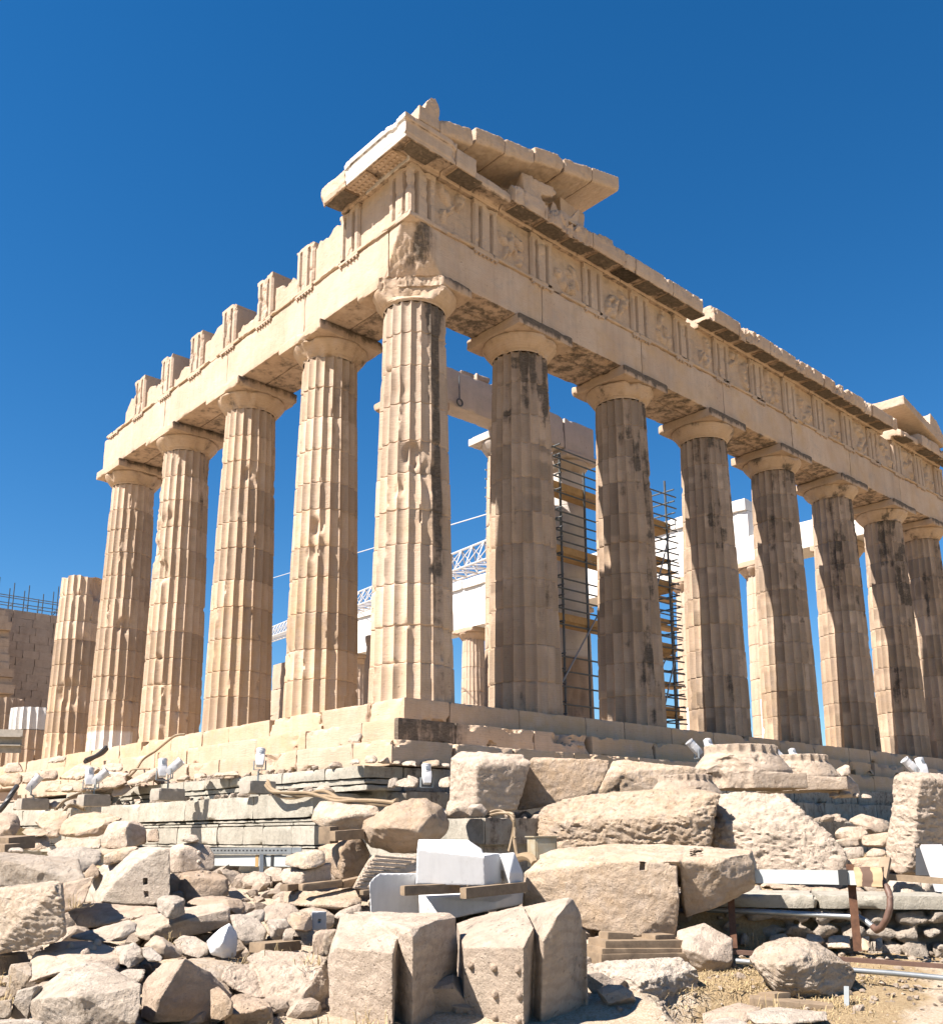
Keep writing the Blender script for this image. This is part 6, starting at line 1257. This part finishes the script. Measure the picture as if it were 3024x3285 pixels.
mb.build('steel_beam', CONC, None); tag(to_base(COL.objects['steel_beam']), 'grey I-beam sticking in from the left edge above the steps', 'beam')
cable('post carrying the grey beam at the left edge', [(1, -40, 130, 21.6), (1, -40, 560, 21.4)], .07, GALV, 'beam_post')

# ================================================================== floodlights
FL = 'white floodlights around the temple'
def lamp_head(t, c, d, s=1.):
    """a white housing with a round hooded lens; d is where it points"""
    d = np.array(d, float); d /= np.linalg.norm(d); x = np.cross(d, [0, 0, 1.]); x /= np.linalg.norm(x); y = np.cross(x, d)
    mb = MB(); V, F = grid_box((-.15, -.20, -.13), (.15, .17, .13), .04); k = 1-.30*sm(-V[:, 1], -.02, .22); V[:, 0] *= k; V[:, 2] *= k
    r = np.sqrt(V[:, 0]**2+V[:, 2]**2); V[:, 0] *= 1-.12*sm(r, .14, .21); V[:, 2] *= 1-.12*sm(r, .14, .21)
    W = lambda Q: c+s*(Q[:, :1]*x+Q[:, 1:2]*d+Q[:, 2:]*y)
    h = mesh_np('housing', W(V), F, WPAINT, t, True)
    mb = MB(); n = 24; V = []; pr = [(.145, .16), (.145, .36), (.155, .36), (.155, .40), (.135, .40), (.13, .34), (.0, .33)]
    for (rr, q) in pr:
        for k in range(n): V.append((rr*math.cos(2*PI*k/n), q, rr*math.sin(2*PI*k/n)))
    Fq = [(i*n+k, i*n+(k+1) % n, (i+1)*n+(k+1) % n, (i+1)*n+k) for i in range(len(pr)-1) for k in range(n)]
    mesh_np('lens_hood', W(np.array(V)), Fq, WPAINT, h, True)
    mb = MB(); V = np.array([(x_, y_, z_) for x_ in (-.045, .045) for y_ in (.20, .31) for z_ in (.142, .158)])
    mb.add(W(V), [(0, 1, 3, 2), (4, 6, 7, 5), (0, 4, 5, 1), (2, 3, 7, 6), (0, 2, 6, 4), (1, 5, 7, 3)]); mb.build('grey_badge', GALV, h)
    mb = MB(); y0 = c-np.array([0, 0, .30*s])
    for sg in (-1, 1): mb.bar(c+x*sg*.185*s, y0+x*sg*.185*s, .012*s, .025*s)
    mb.bar(y0-x*.19*s, y0+x*.19*s, .025*s, .012*s); mb.build('bracket', GALV, t)
def floodlight(label, Z, base, w, heads, s_=1., post=True, bs=(.30, .22, .13)):
    s = s_*.54; b = at(Z, base[0], base[1], w); t = empty('floodlight', b); tag(t, label, 'floodlight', FL)
    if bs:
        V, F = grid_box((-bs[0], -bs[1], 0), (bs[0], bs[1], bs[2]*2), .06); V = erode(V, (-bs[0], -bs[1], 0), (bs[0], bs[1], bs[2]*2), w, .02, 3, .004); mesh_np('concrete_base', V+b, F, CONC, t, False)
    top = None
    for (u, v, dd, d) in heads:
        c = at(Z, u, v, w+dd); lamp_head(t, c, d, s); top = c if top is None else top
        q = c-np.array([0, 0, .30*s])
        if post:
            foot = b+np.array([0, 0, bs[2]*2 if bs else 0]); mb = MB(); mb.tube([foot, (foot+np.array([foot[0], foot[1], q[2]]))/2, np.array([foot[0], foot[1], q[2]-.02]), q], .028*s, 8); mb.build('post', GALV, t, True)
UPL = (.55, .35, .75)
floodlight('leftmost floodlight, on the rubble ledge near the left edge', 1, (240, 576), 22.0, [(235, 395, 0, (.5, -.2, .75))], 1.25)
floodlight('twin floodlight on a concrete base, second from the left', 1, (690, 550), 21.2, [(662, 350, .1, (.1, .3, .9)), (725, 345, -.1, (.7, -.5, .8))], 1.2)
floodlight('twin floodlight on a concrete base, below the second full-height column from the left', 1, (1238, 508), 20.6, [(1205, 285, .1, (.1, .3, .9)), (1275, 270, -.1, (.7, -.5, .8))], 1.2)
floodlight('single floodlight on a post left of the foundation corner', 2, (290, 805), 19.4, [(310, 555, 0, (.25, .35, .9))], 1.15)
floodlight('single floodlight in front of the black foundation face', 2, (1545, 770), 16.8, [(1545, 680, 0, (.15, .25, .95))], 1.05, post=False, bs=None)
floodlight('twin floodlight behind the large upturned capital', 4, (85, 470), 20.6, [(75, 350, 0, (-.6, .4, .8)), (170, 350, .2, (.3, .4, .9))], 1.12, bs=None)
floodlight('twin floodlight peeking over the second upturned capital', 4, (720, 480), 22.5, [(685, 408, 0, (-.6, .4, .8)), (778, 410, .2, (.3, .4, .9))], 1.05, bs=None)
floodlight('twin floodlight above the pitted upright block at the right edge', 4, (1650, 560), 15.2, [(1632, 480, 0, (-.6, .5, .8)), (1700, 492, .1, (.2, .3, .95))], .85, bs=None)

# ================================================================== scaffold around the porch columns
def scaffold():
    t = empty('scaffold', (13, 6.8, .7)); tag(t, 'tube scaffold with plank decks around the smooth column behind the front columns', 'scaffold')
    def tb(name, a, b, r, mat): mb = MB(); mb.tube([a, b], r, 7); mb.build(name, mat, t, True)
    def deck(x0, x1, y0, y1, z, toe=True):
        mb = MB()
        for k in range(max(1, int((y1-y0)/.25))): mb.box(((x0+x1)/2, y0+.12+.25*k, z), ((x1-x0)/2, .118, .045))
        if toe: mb.box(((x0+x1)/2, y0-.03, z+.17), ((x1-x0)/2, .018, .13))
        mb.build('plank_deck', PLANKY, t)
    for (x, y, top, m_) in ((10.95, 5.3, 10.1, TUBE), (10.95, 8.3, 9.9, GALV), (11.75, 8.3, 10.0, TUBE), (12.2, 5.3, 9.7, TUBE), (13.9, 5.3, 9.6, TUBE), (13.9, 8.3, 9.9, GALV), (15.98, 5.3, 10.3, GALV), (17.0, 5.3, 10.6, TUBE), (18.5, 7.1, 8.6, TUBE), (19.6, 7.1, 8.3, TUBE), (17.0, 8.4, 9.4, TUBE)):
        tb('upright_tube', (x, y, .05), (x, y, top), .045, m_)
    LV = [on(9, 1830, v, 1, 5.3)[2] for v in (1585, 1785, 2000)]
    for z in LV:
        deck(10.45, 14.0, 5.35, 5.95, z); deck(10.45, 14.0, 7.8, 8.35, z, False); deck(10.4, 11.1, 5.95, 7.8, z, False)
    for z in sorted([q+d for q in LV for d in (-.10, .45, .80, 1.15, 1.5)]+[.9, 1.3, 1.9, 2.4, 2.9]):
        tb('ledger_tube', (10.3, 5.25, z), (14.3, 5.25, z), .030, TUBE); tb('ledger_tube', (10.3, 8.38, z), (14.3, 8.38, z), .030, GALV); tb('ledger_tube', (10.68, 5.0, z+.06), (10.68, 8.6, z+.06), .030, TUBE)
    for k, z in enumerate((1.4, 2.6, 3.8, 5.0, 6.2, 7.4, 8.6)):
        deck(15.9, 17.25, 5.35, 6.1, z, k % 2 == 0)
        if k < 6: deck(17.6, 19.7, 6.9, 7.5, z+.3, False)
    for k, z in enumerate(np.arange(.6, 10.0, .47)):
        tb('ledger_tube', (15.6, 5.24, z), (17.6, 5.24, z+.05), .030, TUBE); tb('ledger_tube', (17.02, 4.9, z+.15), (17.02, 8.6, z+.2), .030, TUBE)
        if z < 8.2: tb('ledger_tube', (17.2, 7.04, z+.1), (20.1, 7.04, z+.1), .030, TUBE)
    for (a, b) in (((10.7, 5.2, 2.0), (13.7, 5.2, 6.0)), ((16.0, 5.2, 1.2), (17.0, 5.2, 3.6)), ((16.0, 5.2, 6.0), (17.0, 5.2, 8.4)), ((17.4, 7.0, 2.0), (19.6, 7.0, 5.0))): tb('brace_tube', a, b, .03, GALV)
scaffold()
def far_scaffold():
    t = empty('scaffold', (9, 50, 11)); tag(t, 'thin blue-grey scaffold rails on top of the distant rear wall', 'scaffold')
    mb = MB(); rs = np.random.RandomState(4)
    for x in np.arange(4., 14.5, .95):
        h = 13.4+rs.uniform(-.4, .5); mb.tube([(x, 50.4, 11.1), (x, 50.4, h)], .035, 5); mb.tube([(x, 51.3, 11.1), (x, 51.3, h-.2)], .035, 5); mb.tube([(x, 50.2, 12.2), (x, 51.5, 12.2)], .03, 5)
    for z in (11.7, 12.2, 12.75):
        mb.tube([(3.6, 50.35, z), (14.8, 50.35, z+rs.uniform(-.1, .1))], .03, 5); mb.tube([(3.6, 51.35, z+.1), (14.8, 51.35, z)], .03, 5)
    mb.tube([(9, 50.3, 11.4), (10.5, 50.3, 12.9)], .03, 5); mb.tube([(11, 50.3, 12.9), (12.5, 50.3, 11.4)], .03, 5)
    mb.build('rails', TUBE, t, True)
    mb = MB(); mb.box((11.5, 50.9, 11.75), (2.6, .45, .05)); mb.build('plank_deck', WOOD, t)
far_scaffold()
def crane():
    t = empty('crane', at(0, 1005, 1400, 44)); tag(t, 'white lattice crane jib seen between the columns', 'crane')
    A = at(0, 1010, 1062, 41.); Bq = at(0, 520, 1246, 92.); d = Bq-A; L = np.linalg.norm(d); d /= L; x = np.cross(d, [0, 0, 1.]); x /= np.linalg.norm(x); y = np.cross(x, d)
    mb = MB(); h = .95; wd = .62; ch = [lambda s: A+d*s+y*h*.6, lambda s: A+d*s+x*wd-y*h*.6, lambda s: A+d*s-x*wd-y*h*.6]
    for c in ch: mb.tube([c(0), c(L)], .055, 6)
    n = int(L/1.35)
    for k in range(n):
        s0, s1, s2 = k*L/n, (k+.5)*L/n, (k+1)*L/n
        for c in ch[1:]: mb.tube([c(s0), ch[0](s1), c(s2)], .032, 5)
        mb.tube([ch[1](s0), ch[2](s1), ch[1](s2)], .028, 5); mb.tube([ch[1](s0), ch[2](s0)], .028, 5)
    mb.build('jib', WPAINT, t, True)
    mb = MB(); m0 = A.copy(); m0[2] = .2
    for (i, j) in ((-1, -1), (-1, 1), (1, -1), (1, 1)): mb.tube([m0+np.array([i*.5, j*.5, 0]), np.array([A[0]+i*.5, A[1]+j*.5, A[2]+1.0])], .06, 6)
    z = .4
    while z < A[2]:
        for (a, b) in (((-1, -1), (-1, 1)), ((-1, 1), (1, 1)), ((1, 1), (1, -1)), ((1, -1), (-1, -1))): mb.tube([m0+np.array([a[0]*.5, a[1]*.5, z]), m0+np.array([b[0]*.5, b[1]*.5, z+1.])], .03, 5)
        z += 1.
    mb.build('mast', WPAINT, t, True)
    mb = MB(); mb.tube([A+np.array([0, 0, 1.6]), Bq+np.array([0, 0, 5.5])], .03, 5); mb.build('tie_cable', WPAINT, t, True)
crane()
